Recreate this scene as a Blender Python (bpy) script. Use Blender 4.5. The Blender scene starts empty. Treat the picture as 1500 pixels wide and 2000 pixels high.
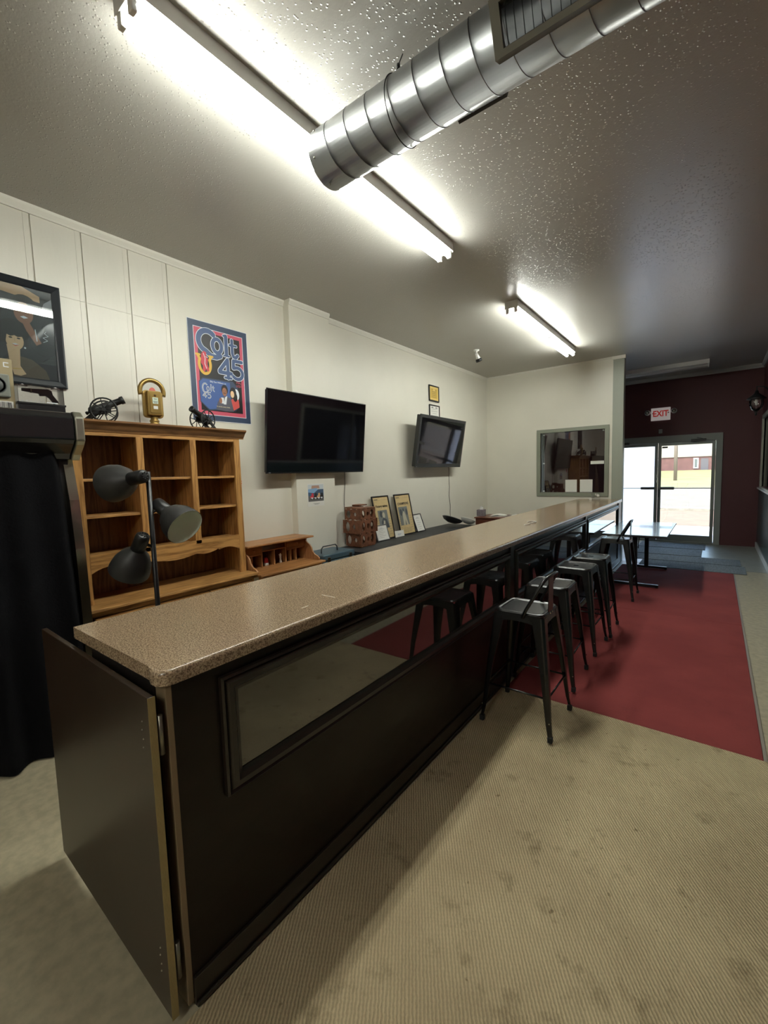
import bpy, bmesh, math, random
from mathutils import Vector, Matrix
random.seed(7)
PI = math.pi
S = bpy.context.scene
COL = S.collection

# ------------------------------------------------------------------ camera
CAM = Vector((1.2125, 0.0, 1.600))
RT = Vector((0.7940302, 0.60720253, -0.02865543))
UP = Vector((-0.02974442, 0.08589354, 0.99586022))
FW = Vector((-0.60715016, 0.78989074, -0.08626295))
cd = bpy.data.cameras.new('camera')
cam = bpy.data.objects.new('camera', cd)
COL.objects.link(cam)
m3 = Matrix((RT, UP, -FW)).transposed()
cam.matrix_world = Matrix.Translation(CAM) @ m3.to_4x4()
cd.sensor_fit = 'HORIZONTAL'
cd.sensor_width = 36.0
cd.lens = 842.72 / 1500 * 36.0
cd.clip_start = 0.02
cd.clip_end = 400
S.camera = cam

# ------------------------------------------------------------------ world, sun, exposure
w = bpy.data.worlds.new('world'); S.world = w; w.use_nodes = True
nt = w.node_tree; nt.nodes.clear()
sky = nt.nodes.new('ShaderNodeTexSky')
sky.sky_type = 'NISHITA'; sky.sun_disc = False
sky.sun_elevation = math.radians(58); sky.sun_rotation = math.radians(190)
sky.air_density = 1.2; sky.dust_density = 3.0; sky.ozone_density = 1.0
bg = nt.nodes.new('ShaderNodeBackground'); bg.inputs[1].default_value = 1.0
wo = nt.nodes.new('ShaderNodeOutputWorld')
nt.links.new(sky.outputs[0], bg.inputs[0]); nt.links.new(bg.outputs[0], wo.inputs[0])
sl = bpy.data.lights.new('sun', 'SUN'); sl.energy = 1.6; sl.angle = math.radians(1.0); sl.color = (1, .95, .87)
sun = bpy.data.objects.new('sun', sl); COL.objects.link(sun)
sun.rotation_euler = Vector((-0.22, -0.55, 1.0)).to_track_quat('Z', 'Y').to_euler()
S.view_settings.view_transform = 'Standard'
S.view_settings.look = 'None'
S.view_settings.gamma = 1.0
S.view_settings.exposure = 0.30
S.view_settings.use_curve_mapping = False
TUBE_POWER = 60.0
cy = S.cycles
cy.use_denoising = True
cy.max_bounces = 8; cy.diffuse_bounces = 4; cy.glossy_bounces = 4
cy.transmission_bounces = 6; cy.transparent_max_bounces = 12
cy.sample_clamp_indirect = 6.0
cy.caustics_reflective = False; cy.caustics_refractive = False

# ------------------------------------------------------------------ materials
def lin(c):
    return tuple(((x / 255) / 12.92 if x <= 10 else ((x / 255 + .055) / 1.055) ** 2.4) for x in c)
MATS = {}
def mat(name, color, rough=.5, metal=0.0, spec=.5, bump=0.0, bscale=40.0, mottle=0.0, mscale=6.0,
        dark=None, coat=0.0, emit=None, estr=0.0, stretch=None, aniso=0.0):
    if name in MATS: return MATS[name]
    m = bpy.data.materials.new(name); m.use_nodes = True
    t = m.node_tree; b = t.nodes['Principled BSDF']
    b.inputs['Base Color'].default_value = (*color, 1)
    b.inputs['Roughness'].default_value = rough
    b.inputs['Metallic'].default_value = metal
    b.inputs['Specular IOR Level'].default_value = spec
    b.inputs['Coat Weight'].default_value = coat
    if aniso: b.inputs['Anisotropic'].default_value = aniso
    if emit:
        b.inputs['Emission Color'].default_value = (*emit, 1)
        b.inputs['Emission Strength'].default_value = estr
    if bump or mottle:
        tc = t.nodes.new('ShaderNodeTexCoord'); mp = t.nodes.new('ShaderNodeMapping')
        t.links.new(tc.outputs['Object'], mp.inputs[0])
        if stretch: mp.inputs['Scale'].default_value = stretch
    if mottle:
        n = t.nodes.new('ShaderNodeTexNoise'); n.inputs['Scale'].default_value = mscale
        n.inputs['Detail'].default_value = 5; t.links.new(mp.outputs[0], n.inputs['Vector'])
        r = t.nodes.new('ShaderNodeValToRGB')
        r.color_ramp.elements[0].position = .35; r.color_ramp.elements[1].position = .65
        d = dark or tuple(c * (1 - mottle) for c in color)
        r.color_ramp.elements[0].color = (*d, 1); r.color_ramp.elements[1].color = (*color, 1)
        t.links.new(n.outputs['Fac'], r.inputs[0]); t.links.new(r.outputs[0], b.inputs['Base Color'])
    if bump:
        n2 = t.nodes.new('ShaderNodeTexNoise'); n2.inputs['Scale'].default_value = bscale
        n2.inputs['Detail'].default_value = 3; t.links.new(mp.outputs[0], n2.inputs['Vector'])
        bp = t.nodes.new('ShaderNodeBump'); bp.inputs['Strength'].default_value = bump
        bp.inputs['Distance'].default_value = .01
        t.links.new(n2.outputs['Fac'], bp.inputs['Height']); t.links.new(bp.outputs[0], b.inputs['Normal'])
    MATS[name] = m
    return m

def nodes_of(m): return m.node_tree, m.node_tree.nodes, m.node_tree.links

def wood(name, c1, c2, axis='Z', rough=.38, scale=9.0, coat=.15):
    """grain runs along AXIS"""
    if name in MATS: return MATS[name]
    m = bpy.data.materials.new(name); m.use_nodes = True
    t, N, L = nodes_of(m); b = N['Principled BSDF']
    tc = N.new('ShaderNodeTexCoord'); mp = N.new('ShaderNodeMapping')
    sc = [1, 1, 1]; sc['XYZ'.index(axis)] = .09
    mp.inputs['Scale'].default_value = sc
    L.new(tc.outputs['Object'], mp.inputs[0])
    n = N.new('ShaderNodeTexNoise'); n.inputs['Scale'].default_value = scale; n.inputs['Detail'].default_value = 2
    L.new(mp.outputs[0], n.inputs['Vector'])
    mul = N.new('ShaderNodeMath'); mul.operation = 'MULTIPLY'; mul.inputs[1].default_value = 9
    L.new(n.outputs['Fac'], mul.inputs[0])
    pp = N.new('ShaderNodeMath'); pp.operation = 'PINGPONG'; pp.inputs[1].default_value = .5
    L.new(mul.outputs[0], pp.inputs[0])
    n2 = N.new('ShaderNodeTexNoise'); n2.inputs['Scale'].default_value = 160; n2.inputs['Detail'].default_value = 3
    L.new(mp.outputs[0], n2.inputs['Vector'])
    ad = N.new('ShaderNodeMath'); ad.operation = 'MULTIPLY_ADD'; ad.inputs[1].default_value = 1.3
    L.new(pp.outputs[0], ad.inputs[0]); L.new(n2.outputs['Fac'], ad.inputs[2])
    r = N.new('ShaderNodeValToRGB'); e = r.color_ramp.elements
    e[0].position = .35; e[0].color = (*c2, 1); e[1].position = 1.0; e[1].color = (*c1, 1)
    L.new(ad.outputs[0], r.inputs[0]); L.new(r.outputs[0], b.inputs['Base Color'])
    b.inputs['Roughness'].default_value = rough; b.inputs['Coat Weight'].default_value = coat
    b.inputs['Coat Roughness'].default_value = .25
    bp = N.new('ShaderNodeBump'); bp.inputs['Strength'].default_value = .15; bp.inputs['Distance'].default_value = .002
    L.new(n2.outputs['Fac'], bp.inputs['Height']); L.new(bp.outputs[0], b.inputs['Normal'])
    MATS[name] = m
    return m

def glass(name, tint=(1, 1, 1), refl=1.0, rough=0.0, glare=0.0, glarecol=(.9, .9, .9)):
    m = bpy.data.materials.new(name); m.use_nodes = True
    t, N, L = nodes_of(m); N.remove(N['Principled BSDF']); out = N['Material Output']
    tr = N.new('ShaderNodeBsdfTransparent'); tr.inputs[0].default_value = (*tint, 1)
    gl = N.new('ShaderNodeBsdfGlossy'); gl.inputs['Roughness'].default_value = rough
    fr = N.new('ShaderNodeFresnel'); fr.inputs[0].default_value = 1.5
    mu = N.new('ShaderNodeMath'); mu.operation = 'MULTIPLY'; mu.inputs[1].default_value = refl
    L.new(fr.outputs[0], mu.inputs[0])
    mx = N.new('ShaderNodeMixShader'); L.new(mu.outputs[0], mx.inputs[0])
    L.new(tr.outputs[0], mx.inputs[1]); L.new(gl.outputs[0], mx.inputs[2])
    last = mx.outputs[0]
    if glare:  # translucent white share standing in for overexposure
        df = N.new('ShaderNodeBsdfTranslucent'); df.inputs[0].default_value = (*glarecol, 1)
        m2 = N.new('ShaderNodeMixShader'); m2.inputs[0].default_value = glare
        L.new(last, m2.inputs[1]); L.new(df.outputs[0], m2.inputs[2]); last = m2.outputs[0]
    L.new(last, out.inputs[0])
    MATS[name] = m
    return m

def carpet_mat(name, base, dark, stain, rib_angle=None, rib=0.013, bumpd=.004, stains=.85, ripple=.30):
    m = bpy.data.materials.new(name); m.use_nodes = True
    t, N, L = nodes_of(m); b = N['Principled BSDF']
    b.inputs['Roughness'].default_value = .95; b.inputs['Specular IOR Level'].default_value = .1
    tc = N.new('ShaderNodeTexCoord')
    def noise(s, det=4, vec=None, rgh=.5):
        n = N.new('ShaderNodeTexNoise'); n.inputs['Scale'].default_value = s; n.inputs['Detail'].default_value = det
        n.inputs['Roughness'].default_value = rgh
        L.new(vec or tc.outputs['Object'], n.inputs['Vector']); return n.outputs['Fac']
    def ramp(src, p0, p1, c0, c1):
        r = N.new('ShaderNodeValToRGB'); e = r.color_ramp.elements
        e[0].position = p0; e[1].position = p1; e[0].color = (*c0, 1); e[1].color = (*c1, 1)
        L.new(src, r.inputs[0]); return r.outputs[0]
    col = ramp(noise(1.7, 5), .35, .68, dark, base)
    if stains:
        f1 = ramp(noise(4.2, 6, rgh=.7), .56, .76, (0, 0, 0), (stains,) * 3)
        f2 = ramp(noise(26, 3), .70, .76, (0, 0, 0), (stains * .8,) * 3)
        for f in (f1, f2):
            mx = N.new('ShaderNodeMix'); mx.data_type = 'RGBA'
            L.new(f, mx.inputs[0]); L.new(col, mx.inputs[6]); mx.inputs[7].default_value = (*stain, 1); col = mx.outputs[2]
    h = noise(320, 2)
    if rib_angle is not None:
        mp = N.new('ShaderNodeMapping'); mp.inputs['Rotation'].default_value = (0, 0, rib_angle)
        L.new(tc.outputs['Object'], mp.inputs[0])
        wv = N.new('ShaderNodeTexWave'); wv.wave_type = 'BANDS'; wv.bands_direction = 'X'
        wv.inputs['Scale'].default_value = 2 * PI / 20 / rib
        wv.inputs['Distortion'].default_value = 1.6; wv.inputs['Detail'].default_value = 1; wv.inputs['Detail Scale'].default_value = 2.5
        L.new(mp.outputs[0], wv.inputs['Vector'])
        w2 = N.new('ShaderNodeTexWave'); w2.wave_type = 'BANDS'; w2.bands_direction = 'Y'
        w2.inputs['Scale'].default_value = 2 * PI / 20 / (rib * 1.2); w2.inputs['Distortion'].default_value = 3
        w2.inputs['Detail'].default_value = 1
        L.new(mp.outputs[0], w2.inputs['Vector'])
        a = N.new('ShaderNodeMath'); a.operation = 'MULTIPLY_ADD'; a.inputs[1].default_value = .12
        L.new(w2.outputs['Fac'], a.inputs[0]); L.new(wv.outputs['Fac'], a.inputs[2])
        a2 = N.new('ShaderNodeMath'); a2.operation = 'MULTIPLY_ADD'; a2.inputs[1].default_value = .5
        L.new(h, a2.inputs[0]); L.new(a.outputs[0], a2.inputs[2]); h = a2.outputs[0]
        mr = N.new('ShaderNodeMapRange'); mr.inputs[1].default_value = .1; mr.inputs[2].default_value = 1.4
        mr.inputs[3].default_value = 1 - ripple; mr.inputs[4].default_value = 1.08
        L.new(h, mr.inputs[0])
        mx = N.new('ShaderNodeMix'); mx.data_type = 'RGBA'; mx.blend_type = 'MULTIPLY'; mx.inputs[0].default_value = 1
        L.new(col, mx.inputs[6]); L.new(mr.outputs[0], mx.inputs[7]); col = mx.outputs[2]
    L.new(col, b.inputs['Base Color'])
    bp = N.new('ShaderNodeBump'); bp.inputs['Strength'].default_value = .8; bp.inputs['Distance'].default_value = bumpd
    L.new(h, bp.inputs['Height']); L.new(bp.outputs[0], b.inputs['Normal'])
    MATS[name] = m
    return m

def ceiling_mat():
    m = bpy.data.materials.new('textured ceiling paint'); m.use_nodes = True
    t, N, L = nodes_of(m); b = N['Principled BSDF']
    b.inputs['Base Color'].default_value = (.40, .388, .355, 1)
    b.inputs['Roughness'].default_value = .30; b.inputs['Specular IOR Level'].default_value = .55
    tc = N.new('ShaderNodeTexCoord')
    v = N.new('ShaderNodeTexVoronoi'); v.inputs['Scale'].default_value = 56; v.inputs['Randomness'].default_value = 1
    L.new(tc.outputs['Object'], v.inputs['Vector'])
    blob = N.new('ShaderNodeMapRange'); blob.inputs[1].default_value = .04; blob.inputs[2].default_value = .30
    blob.inputs[3].default_value = 1; blob.inputs[4].default_value = 0
    L.new(v.outputs['Distance'], blob.inputs[0])
    sel = N.new('ShaderNodeSeparateColor'); L.new(v.outputs['Color'], sel.inputs[0])
    gt = N.new('ShaderNodeMath'); gt.operation = 'GREATER_THAN'; gt.inputs[1].default_value = .30
    L.new(sel.outputs[0], gt.inputs[0])
    big = N.new('ShaderNodeTexNoise'); big.inputs['Scale'].default_value = 1.1; L.new(tc.outputs['Object'], big.inputs['Vector'])
    bm_ = N.new('ShaderNodeMapRange'); bm_.inputs[1].default_value = .34; bm_.inputs[2].default_value = .50
    L.new(big.outputs['Fac'], bm_.inputs[0])
    m1 = N.new('ShaderNodeMath'); m1.operation = 'MULTIPLY'; L.new(blob.outputs[0], m1.inputs[0]); L.new(gt.outputs[0], m1.inputs[1])
    m2 = N.new('ShaderNodeMath'); m2.operation = 'MULTIPLY'; L.new(m1.outputs[0], m2.inputs[0]); L.new(bm_.outputs[0], m2.inputs[1])
    f = N.new('ShaderNodeTexNoise'); f.inputs['Scale'].default_value = 70; f.inputs['Detail'].default_value = 2
    L.new(tc.outputs['Object'], f.inputs['Vector'])
    a = N.new('ShaderNodeMath'); a.operation = 'MULTIPLY_ADD'; a.inputs[1].default_value = .25
    L.new(f.outputs['Fac'], a.inputs[0]); L.new(m2.outputs[0], a.inputs[2])
    bp = N.new('ShaderNodeBump'); bp.inputs['Strength'].default_value = .75; bp.inputs['Distance'].default_value = .005
    L.new(a.outputs[0], bp.inputs['Height']); L.new(bp.outputs[0], b.inputs['Normal'])
    MATS['ceiling'] = m
    return m

def laminate_mat():
    m = bpy.data.materials.new('speckled laminate'); m.use_nodes = True
    t, N, L = nodes_of(m); b = N['Principled BSDF']
    tc = N.new('ShaderNodeTexCoord')
    v = N.new('ShaderNodeTexNoise'); v.inputs['Scale'].default_value = 210; v.inputs['Detail'].default_value = 3
    L.new(tc.outputs['Object'], v.inputs['Vector'])
    r = N.new('ShaderNodeValToRGB'); e = r.color_ramp.elements
    e[0].position = .36; e[0].color = (*lin((112, 92, 72)), 1); e[1].position = .62; e[1].color = (*lin((190, 166, 136)), 1)
    L.new(v.outputs['Fac'], r.inputs[0]); L.new(r.outputs[0], b.inputs['Base Color'])
    b.inputs['Roughness'].default_value = .22; b.inputs['Coat Weight'].default_value = .3; b.inputs['Coat Roughness'].default_value = .12
    MATS['laminate'] = m
    return m

WALL = mat('cream wall paint', (.74, .715, .62), rough=.42, bump=.12, bscale=14, mottle=.05, mscale=1.5)
PANEL = mat('painted panelling', (.74, .715, .63), rough=.36, bump=.25, bscale=9, stretch=(1, 1, .25), mottle=.06, mscale=2)
TRIMW = mat('cream trim paint', (.72, .70, .62), rough=.4)
GREYP = mat('sage grey paint', lin((150, 155, 142)), rough=.45)
RED = mat('maroon wall paint', lin((86, 42, 44)), rough=.55, bump=.1, bscale=20)
TEAL = mat('dark teal gloss paint', lin((52, 82, 82)), rough=.22, bump=.3, bscale=8)
CEIL = ceiling_mat()
LAM = laminate_mat()
CARPET = carpet_mat('ribbed beige carpet', lin((214, 196, 158)), lin((186, 168, 134)), lin((118, 101, 74)), rib=.0115, rib_angle=math.radians(-34))
REDC = carpet_mat('red carpet', lin((138, 66, 64)), lin((124, 58, 57)), lin((98, 48, 46)), stains=.25, bumpd=.002)
VINYL = mat('beige vinyl floor', lin((188, 178, 150)), rough=.42, mottle=.22, mscale=22, bump=.06, bscale=60)
VINYLG = mat('grey vinyl floor', lin((156, 160, 152)), rough=.35, mottle=.15, mscale=9)
MATG = mat('ribbed grey door mat', lin((120, 128, 132)), rough=.9, bump=.8, bscale=160, mottle=.3, mscale=60, stretch=(1, .15, 1))
DARKW = mat('very dark stained wood', lin((32, 24, 18)), rough=.36, spec=.2, bump=.05, bscale=30, stretch=(1, .2, 1), mottle=.25, mscale=12)
DARKT = mat('dark stained trim', lin((34, 27, 21)), rough=.32)
DKGLASS = mat('smoked mirror glass', (.012, .013, .012), rough=.03, spec=1.0, coat=1.0)
DOORB = mat('brown panel board', lin((46, 32, 21)), rough=.34, mottle=.15, mscale=3)
PLY = mat('plywood edge', lin((176, 156, 104)), rough=.7, mottle=.4, mscale=60, stretch=(60, 60, 1))
BEIGEP = mat('beige painted strip', lin((136, 116, 88)), rough=.55, mottle=.12, mscale=5)
OAK = wood('golden oak upright', lin((182, 136, 80)), lin((124, 84, 44)), 'Z')
OAKH = wood('golden oak lengthwise', lin((186, 140, 84)), lin((128, 88, 46)), 'Y')
OAKD = wood('dark oak veneer back', lin((128, 96, 62)), lin((80, 58, 36)), 'Z', scale=7)
PINE = wood('pine lengthwise', lin((168, 118, 70)), lin((120, 76, 40)), 'Y', rough=.45, scale=5)
PINEV = wood('pine upright', lin((172, 124, 80)), lin((130, 86, 52)), 'Z', rough=.5, scale=5)
RACKW = mat('red brown carved wood', lin((118, 74, 50)), rough=.5, mottle=.4, mscale=30, bump=.5, bscale=60)
BROWNW = mat('reddish brown furniture wood', lin((96, 48, 32)), rough=.35, mottle=.25, mscale=10)
BLACKM = mat('black painted metal', (.012, .012, .013), rough=.38, metal=0.3, spec=.5)
GUNM = mat('gunmetal stool steel', (.045, .045, .046), rough=.27, metal=.85)
BLACKP = mat('black plastic', (.008, .008, .009), rough=.3)
BLACKMT = mat('matt black enamel', (.02, .02, .02), rough=.5)
RUBBER = mat('black rubber', (.01, .01, .01), rough=.8)
SCREEN = mat('black glass screen', (.004, .004, .005), rough=.05, spec=.6)
CLOTH = mat('black cloth', (.003, .003, .004), rough=1.0, spec=.15, bump=.3, bscale=80)
CLOTH2 = mat('black table cloth', (.018, .019, .021), rough=.55, bump=.3, bscale=14)
CHROME = mat('chrome', (.62, .60, .50), rough=.18, metal=1.0)
STEEL = mat('galvanised steel', (.32, .325, .325), rough=.33, metal=1.0, bump=.04, bscale=5, mottle=.12, mscale=4)
DULLST = mat('dull nickel hinge', (.30, .28, .23), rough=.4, metal=.9)
ALU = mat('grey aluminium', lin((126, 132, 130)), rough=.35, metal=.6)
GREENGREY = mat('grey green frame paint', lin((128, 132, 118)), rough=.45)
WHITE = mat('white enamel', (.75, .75, .72), rough=.35)
WHITEP = mat('white paper', (.74, .73, .68), rough=.7)
GOLD = mat('antique gold metal', lin((150, 124, 70)), rough=.34, metal=.75, bump=.1, bscale=30)
BLUEM = mat('slate blue enamel', lin((60, 80, 92)), rough=.4, bump=.1, bscale=20)
IRON = mat('cast iron', (.018, .019, .019), rough=.5, metal=.4)
TABLEG = mat('grey table laminate', lin((120, 124, 122)), rough=.2, coat=.4)
LAMPIN = mat('pale green enamel', (.86, .97, .90), rough=.3)
TUBE = mat('fluorescent tube', (.9, .9, .9), emit=(.975, 1.0, .915), estr=TUBE_POWER)
CLEAR = glass('clear plastic', (.95, .95, .95), refl=1.6)
PANE = glass('window pane', (.92, .95, .95))
GLARE_PANE = glass('pane with painted glare', (.97, .99, 1.0), glare=.60, glarecol=(1, 1, 1))  # clear glass whitened to imitate the blown-out glare in the left leaf
AMBERG = glass('seeded lamp glass', (.95, .93, .90), refl=2.5, rough=.05)

# ------------------------------------------------------------------ mesh helpers
class MB:
    def __init__(s): s.v = []; s.f = []; s.mi = []; s.cur = 0; s.sm = []
    def add(s, vs, fs, smooth=False):
        n = len(s.v); s.v += [tuple(v) for v in vs]
        for f in fs: s.f.append([i + n for i in f]); s.mi.append(s.cur); s.sm.append(smooth)
        return s
    def box(s, x0, x1, y0, y1, z0, z1):
        vs = [(x, y, z) for x in (x0, x1) for y in (y0, y1) for z in (z0, z1)]
        return s.add(vs, [(0, 1, 3, 2), (4, 6, 7, 5), (0, 4, 5, 1), (2, 3, 7, 6), (0, 2, 6, 4), (1, 5, 7, 3)])
    def tube(s, pts, r, n=10, closed=False, caps=True, radii=None, smooth=True):
        P = [Vector(p) for p in pts]; k = len(P); rings = []
        t0 = (P[1] - P[0]).normalized()
        ref = Vector((0, 0, 1)) if abs(t0.z) < .9 else Vector((1, 0, 0))
        u = t0.cross(ref).normalized()
        for i in range(k):
            if closed: t = (P[(i + 1) % k] - P[i - 1]).normalized()
            elif i == 0: t = t0
            elif i == k - 1: t = (P[-1] - P[-2]).normalized()
            else: t = ((P[i] - P[i - 1]).normalized() + (P[i + 1] - P[i]).normalized()).normalized()
            u = (u - t * u.dot(t)).normalized(); v = t.cross(u)
            rr = radii[i] if radii else r
            rings.append([P[i] + (u * math.cos(2 * PI * j / n) + v * math.sin(2 * PI * j / n)) * rr for j in range(n)])
        vs = [p for rg in rings for p in rg]; fs = []
        for i in range(k if closed else k - 1):
            a = i * n; b = ((i + 1) % k) * n
            for j in range(n): fs.append((a + j, a + (j + 1) % n, b + (j + 1) % n, b + j))
        s.add(vs, fs, smooth)
        if caps and not closed:
            s.add(rings[0], [tuple(range(n))[::-1]]); s.add(rings[-1], [tuple(range(n))])
        return s
    def lathe(s, prof, c=(0, 0, 0), axis=(0, 0, 1), n=24, smooth=True):
        """prof: [(radius, height)]"""
        A = Vector(axis).normalized(); ref = Vector((1, 0, 0)) if abs(A.x) < .9 else Vector((0, 1, 0))
        u = A.cross(ref).normalized(); v = A.cross(u); C = Vector(c); vs = []
        for r, h in prof:
            for j in range(n): vs.append(C + A * h + (u * math.cos(2 * PI * j / n) + v * math.sin(2 * PI * j / n)) * max(r, 1e-5))
        fs = []
        for i in range(len(prof) - 1):
            for j in range(n): fs.append((i * n + j, i * n + (j + 1) % n, (i + 1) * n + (j + 1) % n, (i + 1) * n + j))
        return s.add(vs, fs, smooth)
    def prism(s, poly, d, o=(0, 0, 0), u=(0, 1, 0), v=(0, 0, 1), n=None):
        """polygon in (u, v) from o, thickened by vector d"""
        O = Vector(o); U = Vector(u); V = Vector(v); D = Vector(d)
        a = [O + U * p[0] + V * p[1] for p in poly]; b = [p + D for p in a]; k = len(poly)
        fs = [tuple(range(k))[::-1], tuple(range(k, 2 * k))]
        for i in range(k): fs.append((i, (i + 1) % k, (i + 1) % k + k, i + k))
        return s.add(a + b, fs)
    def sphere(s, c, r, n=12, m=8, sc=(1, 1, 1)):
        vs = []; fs = []
        for i in range(m + 1):
            th = PI * i / m
            for j in range(n):
                ph = 2 * PI * j / n
                vs.append((c[0] + r * sc[0] * math.sin(th) * math.cos(ph), c[1] + r * sc[1] * math.sin(th) * math.sin(ph), c[2] + r * sc[2] * math.cos(th)))
        for i in range(m):
            for j in range(n): fs.append((i * n + j, (i + 1) * n + j, (i + 1) * n + (j + 1) % n, i * n + (j + 1) % n))
        return s.add(vs, fs, True)
    def build(s, name, mats, parent=None, bevel=0.0, seg=2, weld=True, loc=None, rotz=0.0, normals=True):
        me = bpy.data.meshes.new(name); me.from_pydata(s.v, [], s.f)
        if not isinstance(mats, (list, tuple)): mats = [mats]
        for m in mats: me.materials.append(m)
        for p, mi, sm in zip(me.polygons, s.mi, s.sm): p.material_index = mi; p.use_smooth = sm
        if normals:
            bm = bmesh.new(); bm.from_mesh(me)
            if weld: bmesh.ops.remove_doubles(bm, verts=bm.verts, dist=1e-5)
            bmesh.ops.recalc_face_normals(bm, faces=bm.faces)
            if bevel:
                es = [e for e in bm.edges if len(e.link_faces) == 2 and e.calc_face_angle(0) > .6]
                bmesh.ops.bevel(bm, geom=es, offset=bevel, segments=seg, affect='EDGES', clamp_overlap=True, profile=.5)
            bm.to_mesh(me); bm.free()
        o = bpy.data.objects.new(name, me); COL.objects.link(o)
        if parent: o.parent = parent
        if loc: o.location = loc
        if rotz: o.rotation_euler = (0, 0, rotz)
        return o

def tag(o, label=None, cat=None, group=None, kind=None):
    if label: o['label'] = label
    if cat: o['category'] = cat
    if group: o['group'] = group
    if kind: o['kind'] = kind
    return o
def thing(name, label, cat, loc=(0, 0, 0), rotz=0.0, group=None):
    o = bpy.data.objects.new(name, None); COL.objects.link(o)
    o.empty_display_size = .1; o.location = loc; o.rotation_euler = (0, 0, rotz)
    return tag(o, label, cat, group)
def copy_tree(o, parent=None):
    c = o.copy(); COL.objects.link(c)
    if parent: c.parent = parent
    for ch in list(o.children): copy_tree(ch, c)
    return c
def struct(o): o['kind'] = 'structure'; return o
def B(name, dims, m, parent=None, bevel=0.0, **k): return MB().box(*dims).build(name, m, parent, bevel, **k)

def text_mesh(body, size, m, parent, mw, name='lettering', align='CENTER', offset=0.0, sx=1.0, depth=.0006):
    c = bpy.data.curves.new(name, 'FONT'); c.body = body; c.size = size; c.align_x = align
    c.extrude = depth / 2; c.offset = offset; c.resolution_u = 3
    t = bpy.data.objects.new(name, c); COL.objects.link(t)
    dg = bpy.context.evaluated_depsgraph_get(); dg.update()
    me = bpy.data.meshes.new_from_object(t.evaluated_get(dg)); bpy.data.objects.remove(t)
    me.materials.clear(); me.materials.append(m)
    o = bpy.data.objects.new(name, me); COL.objects.link(o)
    o.parent = parent; o.matrix_local = mw @ Matrix.Diagonal((sx, 1, 1, 1))
    return o
def frame_mat(o, u, v):
    u = Vector(u).normalized(); v = Vector(v).normalized(); n = u.cross(v)
    return Matrix.Translation(Vector(o)) @ Matrix((u, v, n)).transposed().to_4x4()

class Art:
    """flat print: coloured polygons, one mesh, each layer a hair above the last"""
    def __init__(s, o, u, v, step=.00008):
        s.o = Vector(o); s.u = Vector(u).normalized(); s.v = Vector(v).normalized(); s.n = s.u.cross(s.v); s.mb = MB(); s.m = []; s.k = 0; s.step = step; s.tf = lambda a, b: (a, b)
    def poly(s, pts, m):
        if m not in s.m: s.m.append(m)
        s.mb.cur = s.m.index(m); s.k += 1
        q = [s.o + s.u * a + s.v * b + s.n * s.k * s.step for a, b in [s.tf(*p) for p in pts]]
        s.mb.add(q, [tuple(range(len(q)))]); return s
    def rect(s, a, b, c, d, m): return s.poly([(a, c), (b, c), (b, d), (a, d)], m)
    def ell(s, cx, cyy, rx, ry, m, n=20, rot=0, a0=0, a1=2 * PI):
        pts = []
        for i in range(n + (0 if a1 - a0 >= 2 * PI - 1e-6 else 1)):
            a = a0 + (a1 - a0) * i / n; x = rx * math.cos(a); y = ry * math.sin(a)
            pts.append((cx + x * math.cos(rot) - y * math.sin(rot), cyy + x * math.sin(rot) + y * math.cos(rot)))
        return s.poly(pts, m)
    def stroke(s, pts, wd, m, closed=False):
        pts = [s.tf(*p) for p in pts]
        if m not in s.m: s.m.append(m)
        s.mb.cur = s.m.index(m); seg = list(zip(pts, pts[1:] + ([pts[0]] if closed else [])))
        if not closed: seg = seg[:len(pts) - 1]
        P = lambda a, b: s.o + s.u * a + s.v * b + s.n * s.k * s.step
        for (x0, y0), (x1, y1) in seg:
            dx, dy = x1 - x0, y1 - y0; l = math.hypot(dx, dy) or 1e-6; nx, ny = -dy / l * wd / 2, dx / l * wd / 2
            s.k += .1; s.mb.add([P(x0 + nx, y0 + ny), P(x0 - nx, y0 - ny), P(x1 - nx, y1 - ny), P(x1 + nx, y1 + ny)], [(0, 1, 2, 3)])
        for x, y in pts:
            s.k += .1; s.mb.add([P(x + wd / 2 * math.cos(i * PI / 6), y + wd / 2 * math.sin(i * PI / 6)) for i in range(12)], [tuple(range(12))])
        return s
    def build(s, parent, name='print'):
        return s.mb.build(name, s.m, parent, normals=False, weld=False)

# ------------------------------------------------------------------ room
XL, XR, YP, YF, YN, H = -2.485, 1.89, 8.30, 10.90, -4.2, 3.465
fl = struct(B('floor', (XL - .2, XR + .2, YN - .1, YF + .3, -.12, 0), VINYL))
struct(B('ceiling', (XL - .2, XR + .2, YN - .1, YF + .2, H, H + .12), CEIL))
cp = tag(B('carpet', (.022, XR - .002, YN + .01, 2.955, .0005, .009), CARPET), 'beige ribbed carpet with dark stains beside the long bar', 'carpet')
for nm, y0, y1, lb in (('carpet_runner', 2.957, 5.432, 'near length of dark red carpet running along the stools'),
                       ('carpet_runner', 5.436, 8.0, 'far length of dark red carpet under the folding table near the doors')):
    tag(B(nm, (.03, 1.465, y0, y1, .0005, .0105), REDC, bevel=.003), lb, 'carpet', 'red carpet lengths')
B('metal_strip', (1.466, 1.482, 2.957, 8.0, 0, .006), mat('worn edge strip', lin((150, 140, 128)), rough=.4), fl)
gv = struct(B('trim_1', (-.03, XR - .02, 8.31, YF - .02, .0003, .0025), VINYLG))
tag(B('door_mat', (.25, 1.62, 8.03, 8.62, .0026, .011), MATG, bevel=.002), 'grey ribbed door mat lying directly behind the red carpet', 'mat')
tag(B('door_mat', (.1, 1.58, 8.66, 9.2, .0026, .011), MATG, bevel=.002), 'grey ribbed door mat, second one behind the red carpet', 'mat')
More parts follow.
